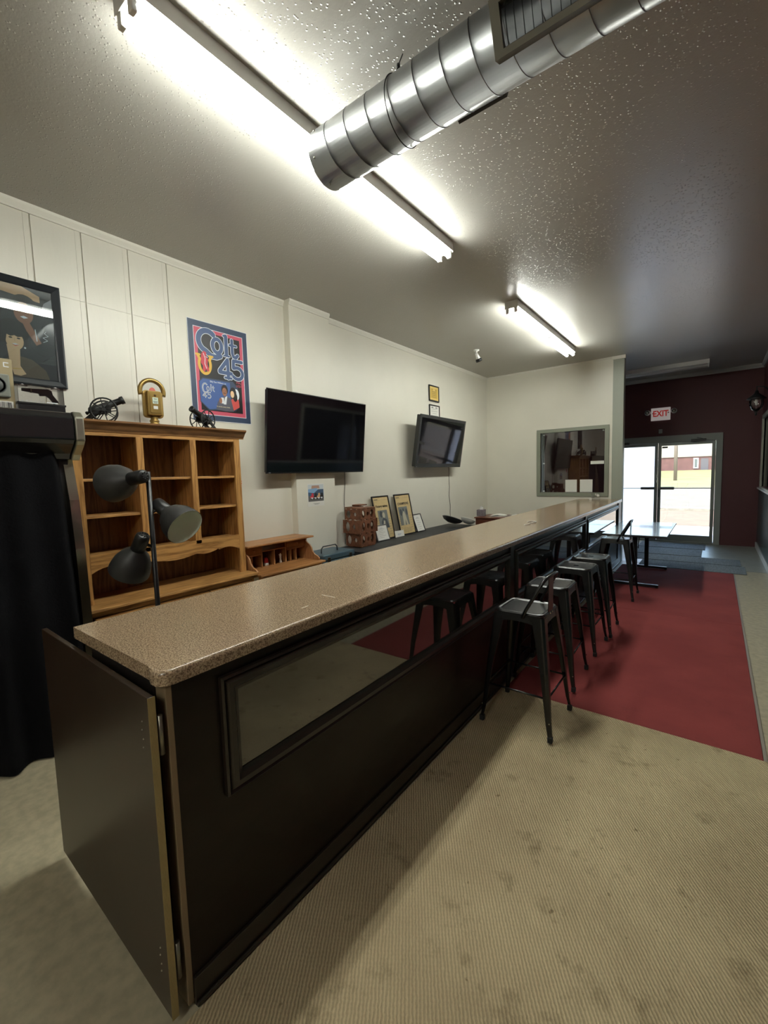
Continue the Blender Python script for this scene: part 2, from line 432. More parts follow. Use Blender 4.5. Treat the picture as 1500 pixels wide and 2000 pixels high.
tag(B('door_mat', (.0, 1.06, 9.26, 10.0, .0026, .011), MATG, bevel=.002), 'grey ribbed door mat, third one, in front of the glass doors', 'mat')
tag(B('door_mat', (.0, 1.10, 10.06, 10.74, .0026, .011), MATG, bevel=.002), 'grey ribbed door mat right at the foot of the glass doors', 'mat')

# left wall with panelling sheets
wl = struct(B('wall_left', (XL - .15, XL - .012, YN - .1, YF + .2, 0, H), WALL))
ys = [-.17 + .2945 * i for i in range(-13, 5)]
edges = [y for y in ys if y < .75] + [1.008, 1.303, 1.617, 1.918]
for i in range(len(edges) - 1):
    a, b = edges[i], edges[i + 1]
    if a < YN: continue
    g = .0035
    B('panel', (XL - .014, XL + random.uniform(-.001, .001), a + g, b - g, .0, 2.9160), PANEL, wl, bevel=.0012)
    B('panel', (XL - .014, XL + random.uniform(-.001, .0015), a + g, b - g, 2.9168, H), PANEL, wl, bevel=.0012)
    B('batten', (XL - .014, XL + .0015, b - g - .034, b - g - .004, .0, 2.9155), PANEL, wl, bevel=.001)
    B('batten', (XL - .014, XL + .0018, b - g - .034, b - g - .004, 2.917, H), PANEL, wl, bevel=.001)
B('panel', (XL - .014, XL, 1.9215, YP + .06, 0, H), WALL, wl)
B('pillar', (XL, -2.395, 3.15, 3.745, 0, H), WALL, wl, bevel=.002)
# crown mouldings
def crown(name, p0, p1, inward, m=TRIMW, hgt=.06, dep=.022):
    P0, P1, I = Vector(p0), Vector(p1), Vector(inward)
    poly = [(0, 0), (dep, 0), (dep, -.02), (dep * .45, -hgt * .75), (dep * .45, -hgt), (0, -hgt)]
    o = MB().prism(poly, P1 - P0, P0, I, (0, 0, 1)).build(name, m); return struct(o)
crown('trim_2', (XL, YN, H), (XL, 3.15, H), (1, 0, 0))
crown('trim_3', (-2.395, 3.15, H), (-2.395, 3.745, H), (1, 0, 0))
crown('trim_4', (XL, 3.745, H), (XL, YP, H), (1, 0, 0))
crown('trim_5', (XL, YP, H), (-.215, YP, H), (0, -1, 0), hgt=.035, dep=.015)
# partition with window
WX0, WX1, WZ0, WZ1 = -1.445, -.285, 1.145, 2.31
wb = MB(); 
for d in ((XL, WX0, YP, YP + .12, 0, H), (WX1, -.205, YP, YP + .12, 0, H), (WX0, WX1, YP, YP + .12, 0, WZ0), (WX0, WX1, YP, YP + .12, WZ1, H)): wb.box(*d)
struct(wb.build('wall_back', WALL))
struct(B('wall_end', (-.205, -.04, YP - .012, YP + .14, 0, H), GREYP, bevel=.003))
MB().box(-.225, -.02, YP - .03, YP + .02, H - .055, H).build('trim_6', TRIMW, bevel=.004)['kind'] = 'structure'
w1 = thing('window_1', None, None); w1['kind'] = 'structure'
fr = MB(); a0, a1, c0, c1 = -1.48, -.25, 1.11, 2.345
fr.box(a0, a1, YP - .018, YP + .02, c0, c0 + .068).box(a0, a1, YP - .018, YP + .02, c1 - .062, c1)
fr.box(a0, a0 + .068, YP - .018, YP + .02, c0 + .068, c1 - .062).box(a1 - .068, a1, YP - .018, YP + .02, c0 + .068, c1 - .062)
fr.build('window_frame', GREENGREY, w1, bevel=.003)
B('pane', (-1.375, -.33, YP + .05, YP + .056, 1.16, 2.29), glass('serving window glass', (.9, .88, .9), refl=2.6), w1)
tr = MB(); tr.box(-1.405, -1.385, YP + .03, YP + .05, 1.178, 2.28).box(-1.375, -1.36, YP + .045, YP + .06, 1.178, 2.28)
tr.build('track', ALU, w1)
for z in (1.2, 1.72, 2.25): MB().lathe([(0, 0), (.014, 0), (.014, .02), (0, .02)], (-1.362, YP + .05, z), (0, -1, 0), 10).build('clip', WHITE, w1)
MB().lathe([(0, 0), (.014, 0), (.014, .02), (0, .02)], (-.35, YP + .05, 2.26), (0, -1, 0), 10).build('clip', WHITE, w1)
def sheet(name, x0, x1, z0, z1, lb, y=YP + .044, g=None):
    return tag(B(name, (x0, x1, y, y + .001, z0, z1), WHITEP), lb, 'paper', g)
sheet('paper_sheet', -.975, -.775, 1.185, 1.41, 'white paper sheet taped low in the serving window, left one of two')
sheet('paper_sheet', -.725, -.515, 1.185, 1.41, 'white paper sheet taped low in the serving window, right one of two')
sheet('paper_strip', -.55, -.335, 1.68, 1.735, 'narrow white paper strip taped at the right edge of the serving window')
# far red wall with double doors
DX0, DX1, DZ = -.74, 1.265, 2.19
wf = MB()
for d in ((XL, DX0, YF, YF + .2, 0, H), (DX1, XR + .2, YF, YF + .2, 0, H), (DX0, DX1, YF, YF + .2, DZ, H)): wf.box(*d)
struct(wf.build('wall_far', RED))
struct(B('wall_vestibule', (XL, XL + .02, YP + .12, YF, 0, H), RED))
cr = crown('trim_7', (XL, YF, H), (XR, YF, H), (0, -1, 0), mat('dim white trim', (.5, .5, .48), rough=.5), .075, .06)
dr = thing('door_1', None, None); dr['kind'] = 'structure'
fm = MB(); y0, y1 = YF - .025, YF + .12
fm.box(DX0 - .06, DX0 + .055, y0, y1, 0, DZ + .05).box(DX1 - .055, DX1 + .05, y0, y1, 0, DZ + .05).box(DX0 + .055, DX1 - .055, y0, y1, DZ - .09, DZ + .05)
fm.build('door_frame', mat('grey door frame paint', lin((150, 156, 150)), rough=.45), dr, bevel=.004)
B('threshold', (DX0 + .05, DX1 - .05, YF - .02, YF + .16, 0, .03), ALU, dr, bevel=.004)
def leaf(x0, x1, side, pm):
    lf = MB(); a, b = YF + .02, YF + .065
    lf.box(x0, x0 + .055, a, b, .03, 2.10).box(x1 - .055, x1, a, b, .03, 2.10).box(x0 + .055, x1 - .055, a, b, .03, .16).box(x0 + .055, x1 - .055, a, b, 2.035, 2.10)
    l = lf.build('door_leaf', ALU, dr, bevel=.003)
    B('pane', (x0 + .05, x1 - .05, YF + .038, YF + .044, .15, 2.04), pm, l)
    bx = (x0 + .05, x0 + .30) if side > 0 else (x1 - .30, x1 - .05)
    B('push_bar', (x0 + .04, x1 - .04, YF - .035, YF - .022, 1.135, 1.15), mat('dark bar', lin((60, 66, 70)), rough=.4), l)
    B('push_pad', (bx[0], bx[1], YF - .055, YF + .02, 1.115, 1.17), mat('grey push pad', lin((92, 98, 98)), rough=.4), l, bevel=.006)
    return l
l1 = leaf(.235, 1.205, 1, PANE); l2 = leaf(-.68, .23, -1, GLARE_PANE)
for x, hh, z in ((.235, .05, 1.25), (.235, .05, 1.36)): MB().tube([(x - .01, YF - .01, z), (x - .01, YF - .01, z + .07)], .009, 8).build('pull_handle', CHROME, l1)
B('lock_box', (.24, .285, YF - .02, YF + .02, .95, 1.12), mat('grey push pad', (0, 0, 0)), l1, bevel=.004)
for l, x0, x1 in ((l1, .80, 1.05), (l2, -.55, -.30)):
    B('door_closer', (x0, x1, YF - .07, YF - .02, 2.085, 2.14), mat('dark closer', lin((58, 60, 58)), rough=.4), l, bevel=.006)
    MB().tube([(x0 + .04, YF - .05, 2.08), (x0 - .1 if l is l2 else x1 + .08, YF - .12, 2.09), (x0 + .1, YF - .03, 2.17)], .007, 6).build('closer_arm', ALU, l)
B('sticker', (.30, .40, YF + .034, YF + .036, 1.985, 2.02), BLACKP, l1)
# exit sign
ex = thing('exit_sign', 'white exit sign with red letters and two emergency lamp heads above the doors', 'sign', (.262, YF, 2.70))
B('sign_box', (-.172, .172, -.05, 0, -.13, .13), mat('faintly lit sign face', (.75, .72, .70), rough=.4, emit=(1, .9, .86), estr=.16), ex, bevel=.006)
RL = mat('red sign letter', lin((176, 60, 54)), rough=.5, emit=lin((200, 50, 45)), estr=.25)
text_mesh('EXIT', .168, RL, ex, frame_mat((0, -.0515, -.045), (1, 0, 0), (0, 0, 1)), sx=.80, offset=.005)
for s in (-1, 1):
    MB().prism([(s * .125, .02), (s * .155, 0.0), (s * .125, -.02)][::s], (0, -.001, 0), (0, -.0505, .02), (1, 0, 0), (0, 0, 1)).build('arrow', mat('dim red arrow', lin((120, 60, 56))), ex)
    MB().tube([(s * .17, -.03, .03), (s * .19, -.03, .05)], .012, 8).build('lamp_arm', WHITE, ex)
    ln = MB().lathe([(0, .03), (.03, .028), (.052, 0), (.055, -.02), (.045, -.05), (0, -.06)], (s * .235, -.06, .045), (0, -1, 0), 18).build('lamp_head', WHITE, ex)
    MB().lathe([(0, 0), (.036, 0), (.036, .004), (0, .004)], (s * .235, -.09, .045), (0, -1, 0), 16).build('lens', CHROME, ln)
tag(B('wall_box', (.235, .30, YF - .03, YF, 2.30, 2.385), mat('grey box', lin((150, 148, 146))), bevel=.004), 'small grey sensor box on the maroon wall below the exit sign', 'box')
# right wall with window
RWY0, RWY1, RWZ0, RWZ1 = 6.9, 10.45, 1.19, 2.41
rw = MB()
for d in ((XR, XR + .15, YN, RWY0, 1.13, H), (XR, XR + .15, RWY1, YF, 1.13, H), (XR, XR + .15, RWY0, RWY1, 1.13, RWZ0), (XR, XR + .15, RWY0, RWY1, RWZ1, H)): rw.box(*d)
wr = struct(rw.build('wall_right', RED))
B('wainscot', (XR - .012, XR + .15, YN, YF, 0, 1.13), TEAL, wr)
B('rail', (XR - .04, XR, YN, YF, 1.13, 1.16), mat('dim white trim', (0, 0, 0)), wr, bevel=.004)
struct(B('baseboard_right', (XR - .03, XR - .012, YN, YF, 0, .10), mat('dim white trim', (0, 0, 0)), bevel=.004))
crown('trim_8', (XR, YN, H), (XR, YF, H), (-1, 0, 0), mat('dim white trim', (0, 0, 0)), .07, .05)
w2 = thing('window_2', None, None); w2['kind'] = 'structure'
f2 = MB(); x0, x1 = XR - .03, XR + .05
f2.box(x0, x1, RWY0 - .08, RWY1 + .08, RWZ0 - .07, RWZ0).box(x0, x1, RWY0 - .08, RWY1 + .08, RWZ1, RWZ1 + .07)
f2.box(x0, x1, RWY0 - .08, RWY0, RWZ0, RWZ1).box(x0, x1, RWY1, RWY1 + .08, RWZ0, RWZ1)
f2.build('window_frame', mat('pale window trim', lin((170, 170, 156)), rough=.45), w2, bevel=.004)
f3 = MB()
for yy in (RWY0, 8.65, RWY1 - .05): f3.box(XR + .02, XR + .06, yy, yy + .05, RWZ0, RWZ1)
f3.build('sash', mat('grey sash', lin((104, 104, 92)), rough=.5), w2)
B('pane', (XR + .045, XR + .05, RWY0, RWY1, RWZ0, RWZ1), glass('tinted pane', (.30, .28, .26)), w2)
struct(B('wall_near', (XL - .2, XR + .2, YN - .12, YN, 0, H), WALL))

# carriage lantern on right wall
sc = thing('wall_lantern', 'black carriage lantern with clear curved glass on the right wall near the doors', 'lantern', (XR, 9.6, 2.68))
MB().lathe([(0, 0), (.06, 0), (.05, .02), (0, .025)], (0, 0, .10), (-1, 0, 0), 16).build('backplate', IRON, sc)
MB().tube([(0, 0, .10), (-.08, 0, .19), (-.17, 0, .20), (-.17, 0, .13)], .01, 8).build('arm', IRON, sc)
MB().lathe([(.0, .16), (.02, .15), (.03, .11), (.07, .075), (.125, .03), (.13, .015), (.11, .01), (0, .012)], (-.17, 0, -.02), (0, 0, 1), 20).build('cap', IRON, sc)
MB().lathe([(.09, 0), (.10, -.05), (.095, -.10), (.07, -.16), (.03, -.19), (0, -.195)], (-.17, 0, -.01), (0, 0, 1), 20).build('glass_globe', AMBERG, sc)
for i in range(4):
    a = PI / 4 + i * PI / 2; c, s_ = math.cos(a), math.sin(a)
    MB().tube([(-.17 + .094 * c, .094 * s_, -.01), (-.17 + .104 * c, .104 * s_, -.06), (-.17 + .099 * c, .099 * s_, -.11), (-.17 + .074 * c, .074 * s_, -.17), (-.17, 0, -.21)], .004, 6).build('cage_bar', IRON, sc)
MB().lathe([(0, -.27), (.012, -.255), (.02, -.235), (.01, -.22), (.03, -.21), (.02, -.195), (0, -.195)], (-.17, 0, -.01), (0, 0, 1), 12).build('finial', IRON, sc)
MB().lathe([(.02, .0), (.02, -.05), (.014, -.09), (0, -.1)], (-.17, 0, -.01), (0, 0, 1), 10).build('bulb', mat('frosted bulb', (.8, .8, .8), rough=.3), sc)

# ------------------------------------------------------------------ ceiling lights
def fixture(loc, length, rotz, label, lit=True, pairs=1, name='strip_light', grp=None):
    t = thing(name, label, 'ceiling light', loc, rotz, grp)
    Lh = length / 2
    h = MB().prism([(-.072, 0), (-.072, -.070), (-.05, -.078), (.05, -.078), (.072, -.070), (.072, 0)], (0, length, 0), (0, -Lh, 0), (1, 0, 0), (0, 0, 1)).build('housing', WHITE, t)
    segL = length / pairs
    for p in range(pairs):
        a = -Lh + p * segL; b = a + segL
        for sx in (-.045, .045):
            MB().tube([(sx, a + .02, -.105), (sx, b - .02, -.105)], .019, 14).build('tube', TUBE if lit else mat('unlit tube', (.7, .7, .7), rough=.3), t)
            for yy in (a, b - .022): B('lampholder', (sx - .017, sx + .017, yy, yy + .022, -.128, -.07), WHITE, t, bevel=.004)
    for yy in (-Lh - .004, Lh): B('end_plate', (-.073, .073, yy, yy + .004, -.08, 0), WHITE, t)
    return t
FX = -.607
fixture((FX, 2.07, H), 2.44, 0, 'long lit fluorescent strip light nearest the camera, passing behind the steel duct')
fixture((FX - .02, 6.02, H), 2.44, 0, 'far lit fluorescent strip light with four short tubes beyond the steel duct', pairs=2)
fixture((-.15, 9.75, H), 2.44, PI / 2, 'unlit fluorescent strip light across the entry ceiling by the maroon wall', lit=False)
fixture((1.15, -2.6, H), 2.44, 0, 'added unseen fluorescent fill light behind the camera over the aisle side')  # extra out-of-view fixture, added as fill to brighten the room

# spotlight on ceiling
sp = thing('ceiling_spotlight', 'small white ceiling spotlight with black front in the far left corner', 'spotlight', (-1.755, 6.30, H))
MB().lathe([(0, 0), (.045, 0), (.04, -.02), (.012, -.03), (0, -.03)], (0, 0, 0), (0, 0, 1), 14).build('canopy', WHITE, sp)
MB().tube([(0, 0, -.02), (0.0, .0, -.065)], .014, 8).build('stem', WHITE, sp)
MB().lathe([(0, 0), (.02, 0), (.026, .03), (.035, .08)], (0, 0, -.055), (.1, .35, -.6), 14).build('spot_body', WHITE, sp)
MB().lathe([(.036, .08), (.05, .10), (.05, .125), (0, .12)], (0, 0, -.055), (.1, .35, -.6), 14).build('spot_ring', BLACKP, sp)

# ------------------------------------------------------------------ duct
DY, DZc, DR = 1.725, 3.21, .13
dx0, dx1 = -.42, 2.0
du = thing('spiral_duct', 'round galvanised spiral duct hanging crosswise under the ceiling', 'duct', (0, DY, DZc))
ring = []; n = 40; prof = []
x = dx0
prof = [(DR * .94, dx0 + .004), (DR, dx0), (DR, dx0)]
MB().lathe([(DR * .955, dx0 + .05), (DR * .955, dx0 + .004), (DR, dx0), (DR, dx1 - .12)], (0, 0, 0), (1, 0, 0), 56).build('duct_pipe', STEEL, du)
MB().lathe([(0, 0), (DR * .955, 0)], (dx0 + .012, 0, 0), (1, 0, 0), 56).build('end_cap', STEEL, du)
seam = []
turns = 19; pitch = .125
for i in range(turns * 40):
    a = i / 40 * 2 * PI; xx = dx0 + .05 + pitch * i / 40
    if xx > 1.88: break
    seam.append((xx, (DR + .0005) * math.cos(a), (DR + .0005) * math.sin(a)))
MB().tube(seam, .0019, 6).build('spiral_seam', STEEL, du)
for a in (2.6, 3.6, 4.6, .6):
    MB().sphere((dx0 + .03, (DR + .001) * math.cos(a), (DR + .001) * math.sin(a)), .005, 8, 5).build('screw', DULLST, du)
# registers: normal directions
def register(x0, x1, ang, name='register', m=None, hw=.082, up=.016):
    nrm = Vector((0, math.cos(ang), math.sin(ang))); tg = Vector((0, -math.sin(ang), math.cos(ang)))
    d0 = DR * .80; d1 = DR + up
    def P(xx, tt, dd): return Vector((xx, 0, 0)) + tg * tt + nrm * dd
    mb = MB()
    for a, b, c, d in ((x0, x1, -hw, -hw + .02), (x0, x1, hw - .02, hw), (x0, x0 + .034, -hw + .02, hw - .02), (x1 - .034, x1, -hw + .02, hw - .02)):
        vs = [P(xx, tt, dd) for xx in (a, b) for tt in (c, d) for dd in (d0, d1)]
        mb.add(vs, [(0, 1, 3, 2), (4, 6, 7, 5), (0, 4, 5, 1), (2, 3, 7, 6), (0, 2, 6, 4), (1, 5, 7, 3)])
    r = mb.build(name, m or mat('dull register metal', lin((112, 110, 100)), rough=.45, metal=.4), du)
    back = MB(); vs = [P(xx, tt, dd) for xx in (x0 + .02, x1 - .02) for tt in (-hw + .02, hw - .02) for dd in (DR * .9, DR * .92)]
    back.add(vs, [(0, 1, 3, 2), (4, 6, 7, 5), (0, 4, 5, 1), (2, 3, 7, 6), (0, 2, 6, 4), (1, 5, 7, 3)]).build('throat', BLACKP, r)
    k = int((x1 - x0 - .07) / .03)
    for i in range(k):
        xx = x0 + .045 + i * .03
        vs = [P(xx + (.004 if dd > DR else 0), tt, dd) for xx in (xx, xx + .0025) for tt in (-hw + .027, hw - .027) for dd in (DR * .93, DR + .010)]
        MB().add(vs, [(0, 1, 3, 2), (4, 6, 7, 5), (0, 4, 5, 1), (2, 3, 7, 6), (0, 2, 6, 4), (1, 5, 7, 3)]).build('blade', mat('dark blade steel', (.035, .037, .04), rough=.4, metal=.8), r)
register(.535, 1.05, math.radians(202))
register(.285, .50, math.radians(-27), m=BLACKM, hw=.05, up=.004)
hg = thing('duct_hanger', 'wire hanger cable looped round the steel duct and hooked to the ceiling', 'hanger', (.055, DY, DZc))
pts = [(0, (DR + .004) * math.cos(a), (DR + .004) * math.sin(a)) for a in [math.radians(110 + 8 * i) for i in range(38)]]
MB().tube(pts, .0025, 6).build('cable', BLACKM, hg)
MB().tube([pts[0], (-.01, -.01, .19), (-.005, .02, H - DZc)], .0025, 6).build('cable', BLACKM, hg)
MB().lathe([(0, 0), (.008, .003), (.008, .022), (0, .025)], (-.01, -.01, .175), (0, .1, 1), 8).build('clamp', BLACKM, hg)

# ------------------------------------------------------------------ bar
bar = thing('bar_counter', 'long dark bar with brown speckled top and framed glass panels', 'bar', (0, .56, 0), .0065)
BL = 7.66   # length in local y
# body
B('body', (-.60, -.006, .004, BL, .02, 1.028), mat('bar core', lin((30, 24, 20)), rough=.6), bar)
B('front_panel', (-.0055, 0.0, .0, BL, .03, 1.03), DARKW, bar)
B('end_post', (-.058, .0015, -.018, .0, .02, 1.028), BEIGEP, bar, bevel=.002)
B('end_post', (-.085, -.066, -.014, .0, .03, 1.028), DARKT, bar)
B('base_board', (.0, .012, .0, BL, .010, .10), DARKT, bar, bevel=.002)
B('base_shoe', (.012, .022, .0, BL, .010, .026), DARKT, bar, bevel=.004)
# top with rounded front nose, clipped near corner
tp = bmesh.new()
outline = [(-.655, -.03), (-.065, -.03), (-.035, -.040), (-.012, -.040), (.004, -.034), (.018, -.018), (.022, .0), (.022, BL - .0), (-.655, BL)]
vs = [tp.verts.new((x, y, 1.03)) for x, y in outline]
f = tp.faces.new(vs); r = bmesh.ops.extrude_face_region(tp, geom=[f])
for v in [g for g in r['geom'] if isinstance(g, bmesh.types.BMVert)]: v.co.z = 1.072
bmesh.ops.recalc_face_normals(tp, faces=tp.faces)
es = [e for e in tp.edges if (abs(e.verts[0].co.z - 1.072) < 1e-4 and abs(e.verts[1].co.z - 1.072) < 1e-4 and min(e.verts[0].co.x, e.verts[1].co.x) > -.04)]
bmesh.ops.bevel(tp, geom=es, offset=.014, segments=5, affect='EDGES', profile=.5)
me = bpy.data.meshes.new('bar_top'); tp.to_mesh(me); tp.free(); me.materials.append(LAM)
bt = bpy.data.objects.new('bar_top', me); COL.objects.link(bt); bt.parent = bar
for p in me.polygons: p.use_smooth = abs(p.normal.z) < .95 and abs(p.normal.z) > .05
B('streak', (-.165, -.085, .765, .768, 1.0721, 1.0724), mat('pale scratch', lin((232, 222, 204)), rough=.5), bar, loc=(0, .0, 0), rotz=0)  # thin pale marks laid just above the bar top
B('streak', (-.098, -.094, .583, .62, 1.0721, 1.0724), mat('pale scratch', (0, 0, 0)), bar)
def picture_frame(parent, y0, y1, z0, z1, wd, prof_d=.026):
    y0 -= .56; y1 -= .56
    # mitred moulding: profile across width
    prof = [(0, .0), (0, .016), (.006, .022), (.014, .014), (.022, prof_d), (wd * .62, prof_d), (wd * .8, .012), (wd, .008), (wd, 0)]
    corners = [(y0, z0, 1, 1), (y1, z0, -1, 1), (y1, z1, -1, -1), (y0, z1, 1, -1)]
    sides = []
    for k in range(4):
        A, Bc = corners[k], corners[(k + 1) % 4]
        mb = MB(); n = len(prof); vs = []
        for c in (A, Bc):
            for t, d in prof: vs.append((d + .0002, c[0] + c[2] * t, c[1] + c[3] * t))
        fs = [(i, (i + 1) % n, (i + 1) % n + n, i + n) for i in range(n)] + [tuple(range(n)), tuple(range(n, 2 * n))]
        sides.append(mb.add(vs, fs).build('frame_rail', DARKT, parent))
    B('glass_panel', (.0015, .005, y0 + wd * .8, y1 - wd * .8, z0 + wd * .8, z1 - wd * .8), DKGLASS, parent)
for a, b in ((.704, 3.133), (3.237, 5.60), (5.69, 7.93)): picture_frame(bar, a, b, .593, .985, .062)
B('front_stile', (0, .014, 3.147 - .56, 3.223 - .56, .10, 1.028), DARKT, bar, bevel=.003)
B('front_stile', (0, .014, 5.613 - .56, 5.677 - .56, .10, 1.028), DARKT, bar, bevel=.003)
B('front_stile', (0, .014, 7.96 - .56, 8.2 - .56, .10, 1.028), DARKT, bar, bevel=.003)
# hinged flap at the near end
fp = thing('bar_end_flap', 'brown hinged plywood panel standing open at the near end of the bar', 'panel', (-.03, .50, 0), math.radians(-.6))
MB().box(-.925, .036, -.008, .010, .035, 1.012).build('board', DOORB, fp, bevel=.002)
B('board_edge', (.0362, .0375, -.009, .011, .033, 1.012), PLY, fp)
for z0 in (.835, .14):
    hn = MB().tube([(.030, .022, z0), (.030, .022, z0 + .115)], .0075, 10).build('hinge', DULLST, fp)
    B('hinge_leaf', (-.002, .030, .0105, .0125, z0, z0 + .115), DULLST, hn)
    for k in range(4): MB().sphere((-.012 + .004 * (k % 2), -.0085, z0 + .02 + .026 * k), .0025, 6, 4).build('screw', mat('bright screw', (.6, .58, .5), rough=.3, metal=.8), hn)

# things on the bar
hd = thing('card_holder', 'clear plastic card holder with white cards at the far end of the bar', 'card holder', (-.39, 8.0, 1.0725))
B('tray', (-.06, .06, -.04, .04, 0, .03), CLEAR, hd)
B('slot', (-.07, -.01, -.01, .0, .03, .11), CLEAR, hd, rotz=.3)
B('slot', (.0, .07, .0, .01, .03, .12), CLEAR, hd, rotz=-.2)
for i, (a, b, c) in enumerate(((-.07, .03, .4), (.02, .055, -.5), (-.01, .07, .1))): B('card', (a, a + .05, 0, .0015, b, b + .035), WHITEP, hd, rotz=c)
B('card', (-.09, -.05, -.05, -.045, .0, .035), WHITEP, hd)
rg = thing('plastic_curl', 'small clear plastic curl lying on the bar top near its far half', 'trinket', (-.25, 4.34, 1.0725))
MB().tube([(.04 * math.cos(a), .09 * math.sin(a), .006) for a in [math.radians(-60 + 24 * i) for i in range(11)]], .0045, 8).build('curl', mat('clear white plastic', (.8, .8, .8), rough=.2), rg)
MB().tube([(.02, -.08, .006), (.03, -.2, .006), (.01, -.23, .006)], .004, 8).build('tail', mat('clear white plastic', (0, 0, 0)), rg)

# ------------------------------------------------------------------ stools
def rsq(h, r, n=5):
    pts = []
    for cx, cyy, a0 in ((h - r, h - r, 0), (-h + r, h - r, PI / 2), (-h + r, -h + r, PI), (h - r, -h + r, 3 * PI / 2)):
        for i in range(n + 1): a = a0 + PI / 2 * i / n; pts.append((cx + r * math.cos(a), cyy + r * math.sin(a)))
    return pts
def make_stool(back, hole):
    t = thing('bar_stool', 'x', 'bar stool')
    SH = .735; h = .152; R = .045
    rings = [(h + .006, SH - .07, R), (h + .001, SH - .03, R), (h, SH - .010, R), (h - .006, SH - .001, R * .95), (h - .012, SH, R * .9), (h - .022, SH - .002, R * .8), (h - .028, SH - .007, R * .75)]
    if hole: rings += [(.021, SH - .007, .006), (.021, SH - .02, .006)]
    vs = []; fs = []; n = 24
    for hh, z, rr in rings: vs += [(x, y, z) for x, y in rsq(hh, rr)]
    for i in range(2, len(rings) - 1):
        for j in range(n): fs.append((i * n + j, i * n + (j + 1) % n, (i + 1) * n + (j + 1) % n, (i + 1) * n + j))
    if not hole: fs.append(tuple(range((len(rings) - 1) * n, len(rings) * n)))
    MB().add(vs, fs, False).build('seat', GUNM, t)
    # apron sides with arched underside
    for k in range(4):
        A = Matrix.Rotation(k * PI / 2, 3, 'Z'); top = [(-h + .012 + (2 * h - .024) * i / 10, SH - .012) for i in range(11)]
        bot = []
        for i in range(11):
            u = -1 + 2 * i / 10; bot.append((u * (h + .004), SH - .055 - .045 * (abs(u) ** 3)))
        vs = []
        for (y, z) in top: vs.append(A @ Vector((h - .001, y, z)))
        for (y, z) in bot: vs.append(A @ Vector((h + .006, y, z)))
        for (y, z) in top: vs.append(A @ Vector((h - .004, y, z)))
        for (y, z) in bot: vs.append(A @ Vector((h + .003, y, z)))
        fs = []
        for i in range(10): fs += [(i, i + 1, i + 12, i + 11), (22 + i, 33 + i, 34 + i, 23 + i), (11 + i, 12 + i, 34 + i, 33 + i)]
        MB().add(vs, fs).build('apron', GUNM, t)
    # splayed folded-sheet legs
    for sx in (-1, 1):
        for sy in (-1, 1):
            lv = []; k = 0
            levels = [(SH - .02, .002, .070), (SH - .09, .010, .066), (.40, .038, .045), (.10, .062, .026), (.035, .071, .021)]
            sec = []
            for z, off, wd in levels:
                c = h + off; r_ = min(.02, wd * .6)
                o_ = [(-wd, 0), (-r_, 0)] + [(-r_ + r_ * math.sin(a), -r_ + r_ * math.cos(a)) for a in (PI / 8, PI / 4, 3 * PI / 8)] + [(0, -r_), (0, -wd)]
                i_ = [(x - .004 if x > -wd else x, y - .004 if y > -wd else y) for x, y in o_][::-1]
                i_ = [(-.004, -wd)] + [(x - .003, y - .003) for x, y in o_[1:-1]][::-1] + [(-wd, -.004)]
                sec.append([((c + x) * sx, (c + y) * sy, z) for x, y in o_ + i_])
            m_ = len(sec[0]); fs = []
            for i in range(len(sec) - 1):
                for j in range(m_): fs.append((i * m_ + j, i * m_ + (j + 1) % m_, (i + 1) * m_ + (j + 1) % m_, (i + 1) * m_ + j))
            fs += [tuple(range(m_))[::-1], tuple(range((len(sec) - 1) * m_, len(sec) * m_))]
            lg = MB().add([p for q in sec for p in q], fs).build('leg', GUNM, t)
            c = h + .074
            MB().box(min((c - .028) * sx, c * sx), max((c - .028) * sx, c * sx), min((c - .028) * sy, c * sy), max((c - .028) * sy, c * sy), .010, .045).build('foot_cap', RUBBER, lg, bevel=.004)
            MB().lathe([(0, .002), (.004, .001), (.005, 0)], ((c - .018) * sx, (c - .004) * sy, .125), (0, sy, 0), 8).build('rivet', CHROME, lg)
    zz = .255; q = h + .050
    for k in range(4):
        A = Matrix.Rotation(k * PI / 2, 3, 'Z')
        MB().tube([A @ Vector((q - .012, -q + .01, zz)), A @ Vector((q - .012, q - .01, zz))], .006, 8).build('footrest_bar', GUNM, t)
    if back:
        x0, x1 = .03, .150
        pts = [(x0, -h - .006, SH - .03), (x0 + .02, -h - .004, SH + .02), (x1 - .012, -h + .012, SH + .185), (x1, -h + .03, SH + .208), (x1 + .004, -h + .07, SH + .216)]
        pts = pts + [(p[0], -p[1], p[2]) for p in pts[::-1]]
        MB().tube(pts, .0105, 10).build('back_rail', GUNM, t)
        MB().add([(h - .002, -.045, SH - .03), (h - .002, .045, SH - .03), (x1 + .003, .045, SH + .214), (x1 + .003, -.045, SH + .214),
                  (h - .006, -.045, SH - .03), (h - .006, .045, SH - .03), (x1 - .001, .045, SH + .214), (x1 - .001, -.045, SH + .214)],
                 [(0, 1, 2, 3), (4, 7, 6, 5), (0, 3, 7, 4), (1, 5, 6, 2)]).build('back_splat', GUNM, t)
        for yy in (-.02, .02): MB().sphere((h + .001, yy, SH - .015), .006, 8, 5).build('screw', CHROME, t)
    return t
sA = make_stool(True, False); sB = make_stool(False, True)
G = 'metal bar stools along the bar'
def put(o, x, y, rz, lb):
    o.location = (x, y, .0085 if y < 2.9 else .0105); o.rotation_euler = (0, 0, rz); o['label'] = lb; o['group'] = G
put(sA, .283, 2.668, .0, 'nearest black metal bar stool, with a low backrest, standing on the beige carpet edge')
put(sB, .240, 3.344, .02, 'backless black metal bar stool, first one behind the nearest stool with backrest')
c1 = copy_tree(sB); put(c1, .243, 4.070, -.02, 'backless black metal bar stool, middle one of the three backless stools')
c2 = copy_tree(sB); put(c2, .262, 4.575, .03, 'backless black metal bar stool, farthest of the three backless stools')
